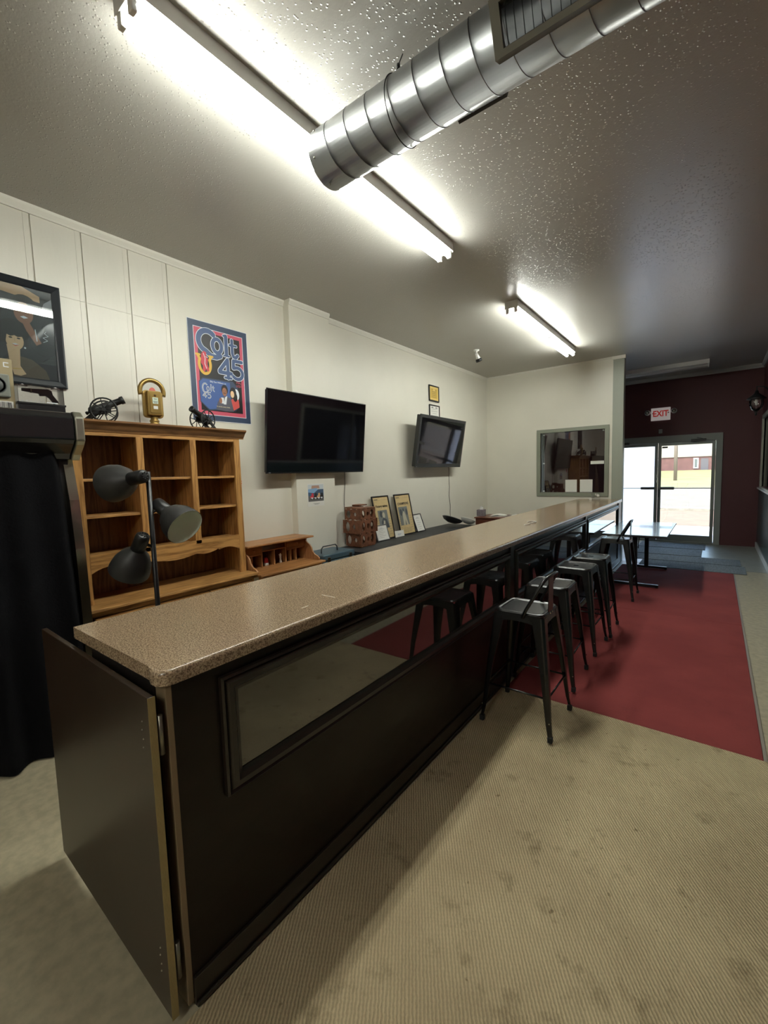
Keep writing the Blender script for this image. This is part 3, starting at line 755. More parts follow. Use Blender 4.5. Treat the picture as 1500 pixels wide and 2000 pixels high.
c3 = copy_tree(sA); put(c3, .268, 5.94, .0, 'farthest black metal bar stool, with low backrest, in front of the folding table')

# ------------------------------------------------------------------ folding table
ft = thing('folding_table', 'grey topped folding table on black T-shaped legs by the glass doors', 'table', (.385, 7.2, .0105))
B('tabletop', (-.37, .37, -.82, .82, .69, .715), TABLEG, ft, bevel=.004)
B('table_edge', (-.372, .372, -.823, .823, .694, .711), mat('dark edge band', lin((44, 46, 48)), rough=.4), ft)
for yy in (-.62, .66):
    lg = B('leg', (-.028, .028, yy - .018, yy + .018, .03, .66), BLACKM, ft, bevel=.004)
    B('foot_bar', (-.275, .275, yy - .022, yy + .022, .008, .04), BLACKM, ft, bevel=.006)
    B('top_bar', (-.30, .30, yy - .015, yy + .015, .66, .69), BLACKM, ft, bevel=.003)
    for sx in (-.255, .255): MB().lathe([(0, 0), (.018, 0), (.018, .008), (0, .008)], (sx, yy, 0), (0, 0, 1), 10).build('glide', RUBBER, ft)
    d = .22 if yy < 0 else -.22
    MB().tube([(0, yy, .46), (0, yy + d * .5, .60), (0, yy + d, .685)], .009, 8).build('brace', BLACKM, ft)
    MB().tube([(.03, yy + d * .3, .50), (.03, yy + d * .3, .56), (.03, yy + d * .5, .60), (.03, yy + d * .9, .64)], .006, 8).build('latch', BLACKM, ft)

# ------------------------------------------------------------------ TVs
def make_tv(name, label, xt, xb, y0, y1, z0, z1, bez, th=.045, cord=None, frame_m=BLACKP, brk=.095):
    t = thing(name, label, 'television', ((xt + xb) / 2, (y0 + y1) / 2, (z0 + z1) / 2))
    Hh = math.hypot(z1 - z0, xt - xb) / 2; W = (y1 - y0) / 2; tl = math.atan2(xt - xb, z1 - z0)
    t.rotation_euler = (0, tl, 0)
    B('back_cover', (-th, -.008, -W + .01, W - .01, -Hh + .01, Hh - .01), frame_m, t, bevel=.008)
    mb = MB()
    for a, b, c, d in ((-W, W, -Hh, -Hh + bez * 1.3), (-W, W, Hh - bez, Hh), (-W, -W + bez, -Hh + bez * 1.3, Hh - bez), (W - bez, W, -Hh + bez * 1.3, Hh - bez)): mb.box(-.010, .002, a, b, c, d)
    mb.build('bezel', frame_m, t)
    B('screen', (-.009, .0005, -W + bez, W - bez, -Hh + bez * 1.3, Hh - bez), SCREEN, t)
    B('wall_bracket', (-brk, -th, -.22, .22, -.09, .09), BLACKM, t, bevel=.004)
    B('logo', (.0021, .0026, -W + .03, -W + .055, -Hh + .005, -Hh + .012), mat('grey print', (.35, .35, .35)), t)
    return t, W, Hh
tv1, W1, H1 = make_tv('television', 'large black flat television hung in front of the wall pillar', -2.25, -2.33, 2.705, 4.195, 1.642, 2.470, .010)
tv2, W2, H2 = make_tv('television', 'black television tilted downward on the far left wall below two certificates', -2.20, -2.325, 5.383, 6.81, 1.693, 2.465, .045, th=.07,
                      frame_m=mat('charcoal bezel', lin((34, 36, 36)), rough=.45), brk=.208)
def cable(pts, label, name='cable', r=.004):
    return tag(MB().tube(pts, r, 6).build(name, mat('grey cable', lin((96, 92, 84)), rough=.6)), label, 'cable')
cable([(-2.476, 4.015, 1.72), (-2.477, 4.01, 1.5), (-2.476, 3.985, 1.25), (-2.477, 3.99, 1.0), (-2.476, 3.975, .74)], 'thin cable hanging down the wall below the large television')
cable([(-2.476, 6.685, 1.75), (-2.477, 6.69, 1.5), (-2.476, 6.70, 1.35), (-2.477, 6.685, 1.2), (-2.476, 6.72, 1.02), (-2.477, 6.71, .9), (-2.476, 6.73, .73)], 'wavy dark cable hanging down the wall below the tilted television')

# ------------------------------------------------------------------ wall art
NAVY = mat('poster navy', lin((52, 66, 90)), rough=.45)
PINK = mat('poster rose red', lin((196, 84, 104)), rough=.45)
PWHITE = mat('poster white', lin((222, 226, 232)), rough=.45)
PBLK = mat('poster black', lin((26, 26, 28)), rough=.4)
PBLUE = mat('poster letter blue', lin((68, 88, 126)), rough=.45)
PGOLD = mat('poster gold', lin((214, 172, 70)), rough=.45)
PREDD = mat('poster horse red', lin((190, 60, 74)), rough=.45)
SKB = mat('poster card blue', lin((64, 92, 150)), rough=.45)
SKIN1 = mat('print skin brown', lin((148, 100, 76)), rough=.5)
SKIN2 = mat('print skin light', lin((226, 190, 150)), rough=.5)
SUITG = mat('print grey suit', lin((84, 84, 96)), rough=.5)
RSAL = mat('print salmon red', lin((204, 84, 80)), rough=.5)
HAIR = mat('print dark hair', lin((22, 18, 18)), rough=.5)
po = thing('poster', 'navy, rose and black beer poster with big blue lettering and horseshoe emblem', 'poster', (XL + .0035, 2.066, 2.135))
PW, PH = .606, .882
B('poster_sheet', (-.0015, .0005, 0, PW, 0, PH), PWHITE, po)
A = Art((.0008, 0, 0), (0, 1, 0), (0, 0, 1))
A.rect(.004, PW - .004, .006, PH - .004, NAVY).rect(.052, PW - .052, .055, PH - .055, PWHITE).rect(.057, PW - .057, .060, PH - .060, PINK)
A.rect(.088, PW - .088, .095, PH - .092, PBLK)
def q(u, v): return (u * PW, v * PH)
def arc(cx, cyy, rx, ry, a0, a1, n=16): return [(cx + rx * math.cos(math.radians(a0 + (a1 - a0) * i / n)), cyy + ry * math.sin(math.radians(a0 + (a1 - a0) * i / n))) for i in range(n + 1)]
strokes = []
Cc = arc(.185, .715, .088, .092, 48, 235, 18) + [(.165, .625), (.215, .590), (.265, .588), (.305, .606)]
strokes.append((Cc, .046))
strokes.append((arc(.278, .692, .046, .062, 0, 360, 20), .034))
strokes.append(([(.372, .80), (.372, .628)], .036)); strokes.append(([(.348, .80), (.372, .808)], .018)); strokes.append(([(.346, .620), (.400, .620)], .016))
strokes.append(([(.435, .775), (.435, .655), (.446, .626), (.470, .620), (.492, .645)], .030)); strokes.append(([(.408, .728), (.480, .728)], .020))
strokes.append(([(.378, .45), (.378, .585), (.292, .475), (.292, .462), (.412, .462)], .034)); strokes.append(([(.345, .418), (.410, .418)], .022)); strokes.append(([(.378, .45), (.378, .418)], .034))
strokes.append(([(.530, .588), (.442, .588), (.438, .520)] + arc(.478, .475, .058, .054, 118, -140, 14), .032))
for p, wd in strokes: A.stroke(p, wd + .010, PWHITE)
for p, wd in strokes: A.stroke(p, wd, PBLUE)
# horseshoe and kicking horse
A.stroke([(.082, .575)] + arc(.145, .505, .055, .082, 150, 390, 18) + [(.206, .575)], .026, PGOLD)
A.stroke([(.066, .583), (.100, .583)], .018, PGOLD).stroke([(.190, .583), (.224, .583)], .018, PGOLD)
A.poly([(.110, .56), (.118, .60), (.14, .622), (.165, .612), (.16, .585), (.178, .55), (.170, .51), (.185, .455), (.170, .44), (.15, .465), (.14, .43), (.122, .45), (.125, .49), (.108, .51)], PREDD)
A.stroke([(.135, .60), (.15, .56), (.145, .51), (.16, .47)], .006, PWHITE).stroke([(.158, .575), (.175, .568)], .005, PWHITE)
A.tf = lambda a, b: (.075 + (a - .125) * 1.066, .10 + (b - .095) * 1.21)
# card with two people
A.poly([(.125, .30), (.16, .33), (.45, .335), (.50, .29), (.505, .14), (.46, .105), (.20, .095), (.13, .15)], NAVY)
A.poly([(.13, .295), (.165, .322), (.42, .322), (.42, .13), (.21, .10), (.135, .155)], SKB)
for p, wd in (((arc(.18, .255, .024, .034, 50, 310, 10)), .012), (arc(.205, .252, .011, .016, 0, 360, 10), .008), ([(.233, .285), (.233, .238)], .010), ([(.253, .275), (.253, .245), (.262, .238)], .009), ([(.243, .265), (.264, .265)], .006)):
    A.stroke(p, wd, PWHITE)
    A.stroke(p, wd * .35, PBLK)
for p, wd in (([(.178, .185), (.178, .225), (.155, .197), (.190, .197)], .009), ([(.225, .225), (.202, .225), (.202, .208)] + arc(.21, .197, .016, .014, 100, -120, 8), .009)):
    A.stroke(p, wd, PWHITE); A.stroke(p, wd * .35, PBLK)
A.ell(.478, .235, .03, .045, PWHITE)
A.poly([(.425, .10), (.505, .14), (.50, .195), (.455, .215), (.42, .19)], RSAL)
A.ell(.445, .245, .034, .045, HAIR).ell(.465, .215, .022, .035, HAIR).ell(.437, .235, .019, .027, SKIN2)
A.poly([(.27, .105), (.29, .165), (.34, .205), (.375, .215), (.42, .20), (.445, .10), (.36, .095)], SUITG)
A.ell(.362, .262, .032, .038, HAIR).ell(.360, .245, .023, .033, SKIN1)
A.poly([(.345, .15), (.362, .205), (.385, .218), (.37, .15)], PWHITE)
A.rect(.325, .35, .155, .20, PWHITE).ell(.318, .175, .014, .022, SKIN1)
A.stroke([(.349, .236), (.371, .236)], .005, HAIR).stroke([(.429, .222), (.443, .223)], .003, PWHITE)
A.ell(.352, .252, .003, .002, HAIR, 8).ell(.369, .252, .003, .002, HAIR, 8)
A.build(po)
LT = lambda y, z: frame_mat((.0105, y, z), (0, 1, 0), (0, 0, 1))
text_mesh('MALT', .030, PINK, po, LT(.492, .375), sx=.95, depth=.0003)
text_mesh('LIQUOR', .030, PINK, po, LT(.500, .345), sx=.85, depth=.0003)
text_mesh('Billy Dee Williams on', .022, PWHITE, po, LT(.262, .350), sx=.85, depth=.0003)
text_mesh('It works every time.', .018, mat('poster cream', lin((236, 220, 180))), po, LT(.305, .135), sx=.95, depth=.0003)

# framed group photograph, far left
pf = thing('picture_frame', 'black framed photograph of laughing people with a signature, above the draped cabinet', 'picture', (XL + .0035, .62, 2.27))
W_, H_ = .515, .690
prof = [(0, 0), (0, .020), (.010, .024), (.040, .014), (.048, .010), (.048, 0)]
cs = [(0, 0, 1, 1), (W_, 0, -1, 1), (W_, H_, -1, -1), (0, H_, 1, -1)]
for k in range(4):
    A0, B0 = cs[k], cs[(k + 1) % 4]; n = len(prof)
    vs = [(d, c[0] + c[2] * t, c[1] + c[3] * t) for c in (A0, B0) for t, d in prof]
    MB().add(vs, [(i, (i + 1) % n, (i + 1) % n + n, i + n) for i in range(n)] + [tuple(range(n)), tuple(range(n, 2 * n))]).build('frame_rail', mat('black picture frame', lin((24, 30, 36)), rough=.3), pf)
B('backing', (.0, .003, .04, W_ - .04, .04, H_ - .04), PBLK, pf)
DKB = mat('print charcoal', lin((34, 36, 42)), rough=.5); TAN = mat('print tan', lin((200, 160, 120)), rough=.5); BRN = mat('print brown jacket', lin((92, 78, 62)), rough=.5)
A = Art((.0035, 0, 0), (0, 1, 0), (0, 0, 1), .00006)
A.rect(.045, W_ - .045, .045, H_ - .045, DKB)
A.poly([(.045, .57), (.045, .645), (.30, .645), (.40, .60), (.40, .56), (.2, .585)], TAN)
# woman lower centre
A.poly([(.18, .045), (.17, .14), (.24, .19), (.33, .17), (.40, .11), (.42, .045)], BRN)
A.ell(.24, .335, .085, .085, HAIR)
A.poly([(.225, .06), (.21, .12), (.20, .25), (.27, .25), (.262, .12), (.29, .07), (.26, .055)], SKIN2)
A.ell(.245, .280, .047, .060, SKIN2)
A.poly([(.165, .26), (.17, .33), (.21, .38), (.27, .38), (.315, .33), (.318, .26), (.298, .25), (.288, .312), (.262, .306), (.245, .314), (.225, .305), (.206, .314), (.196, .26)], HAIR)
A.poly([(.225, .258), (.245, .250), (.268, .258), (.246, .244)], RSAL)
A.poly([(.228, .258), (.246, .252), (.266, .258), (.246, .264)], PWHITE)
for xx in (.224, .266): A.ell(xx, .297, .010, .005, HAIR, 10)
A.stroke([(.215, .312), (.235, .314)], .003, HAIR).stroke([(.257, .314), (.277, .311)], .003, HAIR)
A.stroke([(.245, .295), (.243, .277), (.250, .275)], .002, TAN)
A.stroke([(.222, .098), (.265, .100)], .004, PGOLD).ell(.296, .242, .006, .006, PWHITE, 8)
# man upper left
A.ell(.13, .50, .075, .085, HAIR).ell(.125, .46, .055, .075, SKIN1)
A.poly([(.10, .435), (.125, .42), (.15, .436), (.125, .412)], RSAL).poly([(.103, .437), (.125, .43), (.147, .438), (.125, .444)], PWHITE)
for xx in (.105, .145): A.ell(xx, .475, .009, .004, HAIR, 10)
A.stroke([(.125, .475), (.128, .45), (.118, .447)], .003, BRN)
# third person upper right
A.ell(.31, .51, .075, .08, HAIR).ell(.305, .47, .052, .07, SKIN1)
A.poly([(.29, .42), (.33, .42), (.39, .29), (.36, .27), (.31, .36)], SKIN1)
A.poly([(.285, .443), (.305, .434), (.328, .443), (.305, .452)], PWHITE)
for xx in (.288, .325): A.ell(xx, .487, .009, .004, HAIR, 10)
A.poly([(.40, .50), (.42, .56), (.465, .60), (.468, .48)], mat('print grey light', lin((150, 150, 156))))
A.stroke([(.365, .30), (.36, .375)], .005, PWHITE)
A.stroke([(.40, .30), (.425, .315), (.40, .33), (.43, .345), (.41, .36), (.42, .375)], .003, PWHITE)
A.build(pf)
B('pane', (.0088, .0098, .045, W_ - .045, .045, H_ - .045), PANE, pf)

# certificates on far left wall
def small_frame(name, label, loc, W, Hh, m, inner, bw=.016, lean=0.0, art=None, cat='picture', depth=.018):
    t = thing(name, label, cat, loc); t.rotation_euler = (0, lean, 0)
    mb = MB()
    for a, b, c, d in ((0, W, 0, bw), (0, W, Hh - bw, Hh), (0, bw, bw, Hh - bw), (W - bw, W, bw, Hh - bw)): mb.box(0, depth, a, b, c, d)
    mb.build('frame', m, t, bevel=.002)
    B('sheet', (.004, .008, bw, W - bw, bw, Hh - bw), inner, t)
    if art:
        A = Art((.0083, 0, 0), (0, 1, 0), (0, 0, 1), .0002); art(A, W, Hh); A.build(t)
    return t
INK = mat('ink grey', lin((96, 96, 96)), rough=.6); PAPY = mat('yellowed certificate', lin((222, 196, 120)), rough=.6)
def art_cert(A, W, Hh):
    A.rect(.05, W - .05, .05, Hh - .05, mat('certificate gold field', lin((204, 170, 76)), rough=.6))
    for k in range(5): A.rect(.09, W - .09, .07 + k * .028, .075 + k * .028, INK)
    A.ell(W / 2, Hh * .72, .035, .02, PAPY)
def art_cert2(A, W, Hh):
    A.poly([(.05, Hh - .05), (.11, Hh - .03), (.13, Hh - .05)], INK).poly([(W - .05, Hh - .05), (W - .11, Hh - .03), (W - .13, Hh - .05)], INK)
    for k, wd in enumerate((.5, .7, .4, .6, .5)): A.rect(W * (.5 - wd / 2), W * (.5 + wd / 2), .06 + k * .035, .064 + k * .035, INK)
small_frame('certificate', 'black framed yellow certificate on the wall, upper one above the tilted television', (XL + .003, 6.07, 2.765), .31, .255, BLACKP, PAPY, .018, art=art_cert)
small_frame('certificate', 'black framed white certificate on the wall just above the tilted television', (XL + .003, 6.07, 2.44), .32, .27, BLACKP, WHITEP, .016, art=art_cert2)
# calendar on pillar
ca = thing('calendar', 'small calendar with a car scene picture on the pillar below the television', 'calendar', (-2.394, 3.298, 1.265))
B('calendar_sheet', (0, .0015, 0, .26, 0, .258), WHITEP, ca)
A = Art((.002, 0, 0), (0, 1, 0), (0, 0, 1), .0002)
GR = mat('print asphalt', lin((92, 92, 92))); LB = mat('print sky blue', lin((128, 164, 200))); DB = mat('print steel blue', lin((60, 84, 110)))
A.rect(.012, .25, .055, .245, GR).rect(.012, .25, .19, .245, mat('print pale sky', lin((196, 204, 208)))).rect(.012, .25, .12, .19, DB)
A.poly([(.06, .20), (.07, .235), (.18, .235), (.19, .20)], mat('print stone', lin((176, 140, 124)))).poly([(.012, .16), (.012, .195), (.14, .205), (.16, .185), (.10, .15)], LB)
for cx, c_ in ((.07, PREDD), (.12, mat('print dark car', lin((40, 36, 34)))), (.17, TAN), (.215, HAIR)):
    A.poly([(cx - .028, .09), (cx - .028, .115), (cx - .012, .122), (cx - .006, .148), (cx + .018, .148), (cx + .024, .12), (cx + .028, .115), (cx + .028, .09)], c_)
    A.rect(cx - .02, cx + .014, .085, .10, PWHITE).ell(cx - .018, .086, .008, .008, HAIR, 10).ell(cx + .018, .086, .008, .008, HAIR, 10)
A.rect(.08, .18, .03, .033, INK).rect(.1, .16, .02, .023, INK)
A.build(ca)
# red starburst behind hutch
sb = [( (.055 if i % 2 else .042) * math.cos(i * PI / 14), (.055 if i % 2 else .042) * math.sin(i * PI / 14)) for i in range(28)]
tag(MB().prism(sb, (.002, 0, 0), (XL + .002, 2.475, 1.565), (0, 1, 0), (0, 0, 1)).build('starburst_tag', mat('hot red card', lin((214, 40, 62)))), 'hot red starburst tag on the wall at the right edge of the oak hutch', 'tag')

# ------------------------------------------------------------------ oak hutch
hu = thing('oak_hutch', 'golden oak hutch with empty open shelves and a scalloped valance', 'hutch', (XL + .006, 1.0, 0))
# local: x from 0 (wall) ; y 0..1.32
XF = .329; T = .02
def hb(name, *d, m=OAK, parent=None, bv=.002): return B(name, d, m, parent or hu, bevel=bv)
hb('side_panel', .012, XF - T, .017, .037, .762, 1.95)
hb('side_panel', .012, XF - T, 1.275, 1.295, .762, 1.95)
hb('back_panel', .0, .012, .017, 1.295, .75, 1.95, m=OAKD, bv=0)
hb('stile', XF - T, XF, .015, .080, .762, 1.95)
hb('stile', XF - T, XF, 1.240, 1.297, .762, 1.95)
hb('stile', XF - T, XF, .432, .480, 1.075, 1.925)
hb('stile', XF - T, XF, .838, .889, 1.075, 1.925)
hb('divider', .012, XF - T, .447, .465, 1.09, 1.93)
hb('divider', .012, XF - T, .855, .873, 1.09, 1.93)
hb('top_rail', XF - T, XF, .080, 1.240, 1.922, 1.955, m=OAKH)
for z in (1.610, 1.355):
    for a, b in ((.037, .447), (.465, .855), (.873, 1.275)): hb('shelf', .012, XF - .022, a, b, z, z + .019, m=OAKH)
hb('shelf', .012, XF - T, .037, 1.275, 1.072, 1.09, m=OAKH)
# crown
MB().prism([(.0, 1.955), (.0, 2.025), (XF + .055, 2.025), (XF + .055, 2.012), (XF + .035, 1.995), (XF + .018, 1.972), (XF + .006, 1.958), (XF + .004, 1.948), (XF, 1.948), (XF - T, 1.955)], (0, 1.36, 0), (0, -.022, 0), (1, 0, 0), (0, 0, 1)).build('crown', wood('oak crown', lin((130, 92, 54)), lin((92, 62, 36)), 'Y'), hu)
# valance
def scallop(y):
    u = abs(y - .66) / .58   # 0 centre, 1 at stile
    if u < .30: return .975 + .02 * (u / .30) ** 2 * 1.2
    if u < .62:
        t = (u - .30) / .32; return .999 - .018 * math.sin(PI * t) * (1 - .2 * t) + .006 * t
    if u < .64: return 1.012
    t = (u - .64) / .36; return .992 + .032 * math.sin(PI * min(1, t * .95)) ** .8 - .022 * t
top = [(.08, 1.105), (1.24, 1.105)]
bot = [(1.24 - 1.16 * i / 72, scallop(1.24 - 1.16 * i / 72)) for i in range(73)]
MB().prism(top + bot, (T, 0, 0), (XF - T, 0, 0), (0, 1, 0), (0, 0, 1)).build('valance', OAKH, hu)
# ledge and base cabinet
hb('ledge', .0, .475, -.006, 1.318, .742, .764, m=OAKH, bv=.006)
hb('base_side', .012, .43, .012, .032, .0, .742); hb('base_side', .012, .43, 1.280, 1.300, .0, .742)
hb('base_back', 0, .012, .012, 1.300, .0, .742, m=OAKD, bv=0)
hb('base_rail', .41, .43, .012, 1.300, .70, .742, m=OAKH); hb('base_rail', .41, .43, .012, 1.300, .0, .08, m=OAKH)
for k in range(3):
    a = .04 + k * .415
    dd = hb('drawer', .42, .445, a, a + .405, .56, .695, m=OAKH, bv=.006)
    MB().lathe([(.006, 0), (.006, .012), (.016, .022), (.012, .03), (0, .032)], (.445, a + .2, .63), (1, 0, 0), 12).build('knob', DULLST, dd)
    d2 = hb('door', .42, .44, a, a + .405, .085, .55, bv=.005)
    hb('door_panel', .44, .446, a + .06, a + .345, .145, .49, parent=d2, bv=.004)
    MB().lathe([(.006, 0), (.006, .012), (.016, .022), (.012, .03), (0, .032)], (.44, a + .36, .40), (1, 0, 0), 12).build('knob', DULLST, d2)

# cannons
def make_cannon():
    t = thing('toy_cannon', 'x', 'model cannon'); R = .062
    for sy in (-1, 1):
        w_ = MB().tube([(0, sy * .045, R), (0, sy * .052, R)], .010, 10)
        rim = [(R * .94 * math.cos(a), sy * .048, R + R * .94 * math.sin(a)) for a in [2 * PI * i / 24 for i in range(24)]]
        wh = MB().tube(rim, .0042, 6, closed=True).build('wheel', IRON, t)
        MB().tube([(0, sy * .040, R), (0, sy * .056, R)], .0095, 10).build('hub', IRON, wh)
        for k in range(8):
            a = k * PI / 4 + .2
            MB().tube([(0, sy * .048, R), (R * .92 * math.cos(a), sy * .048, R + R * .92 * math.sin(a))], .0026, 6).build('spoke', IRON, wh)
    MB().tube([(0, -.05, R), (0, .05, R)], .005, 8).build('axle', IRON, t)
    ax = Vector((.90, 0, .42)).normalized()
    MB().lathe([(0, -.085), (.008, -.083), (.009, -.075), (.005, -.070), (.020, -.062), (.024, -.055), (.024, -.02), (.021, -.015), (.020, .03), (.017, .035), (.016, .085), (.020, .09), (.020, .105), (.011, .106), (.010, .09), (0, .088)], (-.005, 0, R + .018), ax, 18).build('barrel', IRON, t)
    for sy in (-1, 1):
        MB().prism([(.03, R - .004), (.03, R + .022), (-.03, R + .01), (-.085, .018), (-.10, .004), (-.08, .002), (-.03, R - .02)], (0, sy * .006, 0), (0, sy * .022, 0), (1, 0, 0), (0, 0, 1)).build('carriage_cheek', IRON, t)
    MB().box(-.085, -.07, -.028, .028, .004, .014).box(.0, .012, -.028, .028, R - .02, R - .006).build('transom', IRON, t)
    return t
ZT = 2.0255
k1 = make_cannon(); k1.location = (-2.27, 1.285, ZT); k1.rotation_euler = (0, 0, math.radians(68)); k1.scale = (1.38,) * 3; k1['label'] = 'small black iron model cannon on the hutch top, left of the gold parking meter'
k2 = copy_tree(k1); k2.location = (-2.24, 2.015, ZT); k2.rotation_euler = (0, 0, math.radians(-75)); k2.scale = (1.28,) * 3; k2['label'] = 'small black iron model cannon on the hutch top below the poster'
k1['group'] = k2['group'] = 'model cannons on the hutch'
# parking meter
pm = thing('parking_meter', 'gold coin parking meter bank on top of the oak hutch', 'parking meter', (-2.25, 1.622, ZT), math.radians(-4))
MB().lathe([(.0, 0), (.034, 0), (.038, .01), (.036, .02), (.028, .026), (.034, .034), (.034, .042), (.026, .05), (.025, .07), (.0, .07)], (0, 0, 0), (0, 0, 1), 20).build('neck', GOLD, pm)
def rrect(w_, h0, h1, r, n=5):
    pts = []
    for cx, cz, a0 in ((w_ - r, h1 - r, 0), (-w_ + r, h1 - r, PI / 2), (-w_ + r, h0 + r, PI), (w_ - r, h0 + r, 3 * PI / 2)):
        for i in range(n + 1): a = a0 + PI / 2 * i / n; pts.append((cx + r * math.cos(a), cz + r * math.sin(a)))
    return pts
MB().prism(rrect(.073, .062, .27, .028), (.030, 0, 0), (-.026, 0, 0), (0, 1, 0), (0, 0, 1)).build('meter_body', GOLD, pm, bevel=.006)
B('meter_front', (.004, .038, -.052, .052, .078, .262), GOLD, pm, bevel=.009)
B('front_plate', (.038, .042, -.038, .038, .095, .245), GOLD, pm, bevel=.003)
# dome ring
ringp = [( -.011, .086 * math.cos(a), .262 + .088 * math.sin(a)) for a in [math.radians(-18 + 216 * i / 22) for i in range(23)]]
MB().tube(ringp, .017, 10).build('dome_ring', GOLD, pm)
MB().prism([(.068 * math.cos(a), .262 + .07 * math.sin(a)) for a in [math.radians(180 * i / 18) for i in range(19)]], (.003, 0, 0), (-.012, 0, 0), (0, 1, 0), (0, 0, 1)).build('dome_window', CLEAR, pm)
MB().prism([(.024 * math.cos(a), .262 + .032 * math.sin(a)) for a in [math.radians(180 * i / 12) for i in range(13)]], (.004, 0, 0), (-.004, 0, 0), (0, 1, 0), (0, 0, 1)).build('red_flag', mat('faded red', lin((196, 96, 84))), pm)
MB().lathe([(0, .006), (.006, .006), (.010, 0)], (.041, 0, .228), (1, 0, 0), 12).build('coin_knob', mat('dark bronze', lin((80, 60, 36)), rough=.4, metal=.7), pm)
B('label_plate', (.042, .0435, -.020, .020, .165, .212), mat('pale green label', lin((206, 222, 204))), pm)
A = Art((.0438, 0, 0), (0, 1, 0), (0, 0, 1), .0001)
for z, wd in ((.203, .014), (.197, .010), (.183, .015), (.177, .015), (.171, .012)): A.rect(-wd, wd, z - .0015, z + .0015, INK)
A.build(pm, 'label_print')
B('coin_window', (.042, .0435, -.016, .016, .125, .148), WHITE, pm)

# ------------------------------------------------------------------ draped cabinet on the far left
dc = thing('draped_cabinet', 'tall cabinet with black head and chrome end cap, draped in black cloth', 'cabinet', (-1.8, 0, 0))
HP = [(-.50, 1.80), (-.50, 2.02), (-.035, 2.02), (.0, 1.985), (.0, 1.86), (-.02, 1.835), (-.09, 1.78), (-.12, 1.745)]
MB().prism(HP, (0, 1.10, 0), (0, -.155, 0), (1, 0, 0), (0, 0, 1)).build('head', mat('glossy black panel', (.010, .010, .011), rough=.18, coat=.4), dc, bevel=.006)
MB().prism([(max(x, -.27) * 1.02 + .008, z + (.006 if z > 1.9 else -.006)) for x, z in HP], (0, .048, 0), (0, .948, 0), (1, 0, 0), (0, 0, 1)).build('end_cap', mat('chrome end cap', (.42, .42, .34), rough=.3, metal=.9, bump=.4, bscale=9), dc, bevel=.008)
B('chrome_strip', (-.036, -.028, -.15, .93, 2.008, 2.014), CHROME, dc)
B('body', (-.50, -.15, -.13, .94, .02, 1.80), BLACKMT, dc)
MB().prism([(-.16, 1.76), (-.10, 1.5), (-.072, 1.2), (-.062, .9), (-.06, .5), (-.06, .05), (-.16, .05)], (0, .050, 0), (0, .918, 0), (1, 0, 0), (0, 0, 1)).build('side_trim', CHROME, dc)
# drape: wavy sheet
nu, nv = 120, 26; vs = []; fs = []
for j in range(nv + 1):
    f_ = j / nv; z = 1.78 * (1 - f_) + .012
    for i in range(nu + 1):
        u = i / nu; y = -.42 + (1.308 + .05 * f_) * u
        amp = .010 + .030 * f_
        x = -.085 + .045 * f_ ** .7 + amp * math.sin(u * 46 + 1.2 * math.sin(u * 9 + f_ * 1.3)) + .012 * f_ * math.sin(u * 17 + 2)
        if u > .97: x -= (u - .97) * 2.2
        vs.append((x, y, z))
for j in range(nv):
    for i in range(nu): a = j * (nu + 1) + i; fs.append((a, a + 1, a + nu + 2, a + nu + 1))
MB().add(vs, fs, True).build('drape', CLOTH, dc, normals=False)
# items on its top
bx = thing('display_case', 'clear plastic display case holding a black toy pistol on a black base', 'display case', (-2.06, .855, 2.0265))
B('case_base', (-.06, .06, -.115, .115, 0, .055), BLACKP, bx, bevel=.003)
B('base_lip', (-.064, .064, -.119, .119, .046, .058), BLACKP, bx, bevel=.002)
B('case_front', (.056, .058, -.112, .112, .058, .155), CLEAR, bx)
B('case_back', (-.058, -.056, -.112, .112, .058, .155), CLEAR, bx)
B('case_top', (-.058, .058, -.112, .112, .155, .157), CLEAR, bx)
for yy in (-.112, .110): B('case_side', (-.056, .056, yy, yy + .002, .058, .155), CLEAR, bx)
for yy in (-.085, .075): MB().tube([(.05, yy - .022, .150), (.05, yy, .158), (.05, yy + .022, .150)], .004, 6).build('case_clip', mat('clear white plastic', (.8, .8, .8)), bx)
GUNB = mat('dark grey replica metal', (.05, .05, .052), rough=.3, metal=.4)
MB().prism([(-.085, .125), (-.085, .142), (.045, .150), (.062, .142), (.066, .118), (.095, .075), (.07, .062), (.045, .098), (.03, .108), (.0, .105), (-.004, .118)], (.016, 0, 0), (.012, 0, 0), (0, 1, 0), (0, 0, 1)).build('pistol', GUNB, bx, bevel=.003)
MB().lathe([(.014, 0), (.014, .008)], (.02, -.045, .133), (0, 1, 0), 12).build('barrel_ring', CHROME, bx)
A = Art((.0652, 0, 0), (0, 1, 0), (0, 0, 1), .0001)
for k in range(6): A.rect(-.10 + k * .02, -.09 + k * .02, .060, .068, mat('grey print', (.35, .35, .35)))
A.rect(.02, .075, .061, .066, PWHITE); A.build(bx, 'label_print')
cd_ = thing('blister_card', 'tan carded package with round grey window and barcode at the left edge', 'package', (-2.03, .60, 2.0265))
B('card', (0, .003, -.09, .135, 0, .295), mat('tan card', lin((160, 146, 112)), rough=.6), cd_, bevel=.001)
B('blister', (.003, .022, -.05, .115, .075, .205), mat('grey moulded insert', lin((120, 124, 116)), rough=.4), cd_, bevel=.008)
MB().lathe([(.0, .004), (.03, .004), (.034, 0), (.044, 0), (.046, .004), (.05, .0)], (.022, .05, .14), (1, 0, 0), 20).build('dial', mat('dark moulding', lin((70, 74, 72)), rough=.5), cd_)
B('barcode_label', (.003, .0036, .03, .125, .012, .055), WHITEP, cd_)
A = Art((.0038, 0, 0), (0, 1, 0), (0, 0, 1), .0001)
y = .05
while y < .115:
    wd = random.choice((.0015, .003, .0022)); A.rect(y, y + wd, .018, .050, PBLK); y += wd + random.choice((.0018, .003))
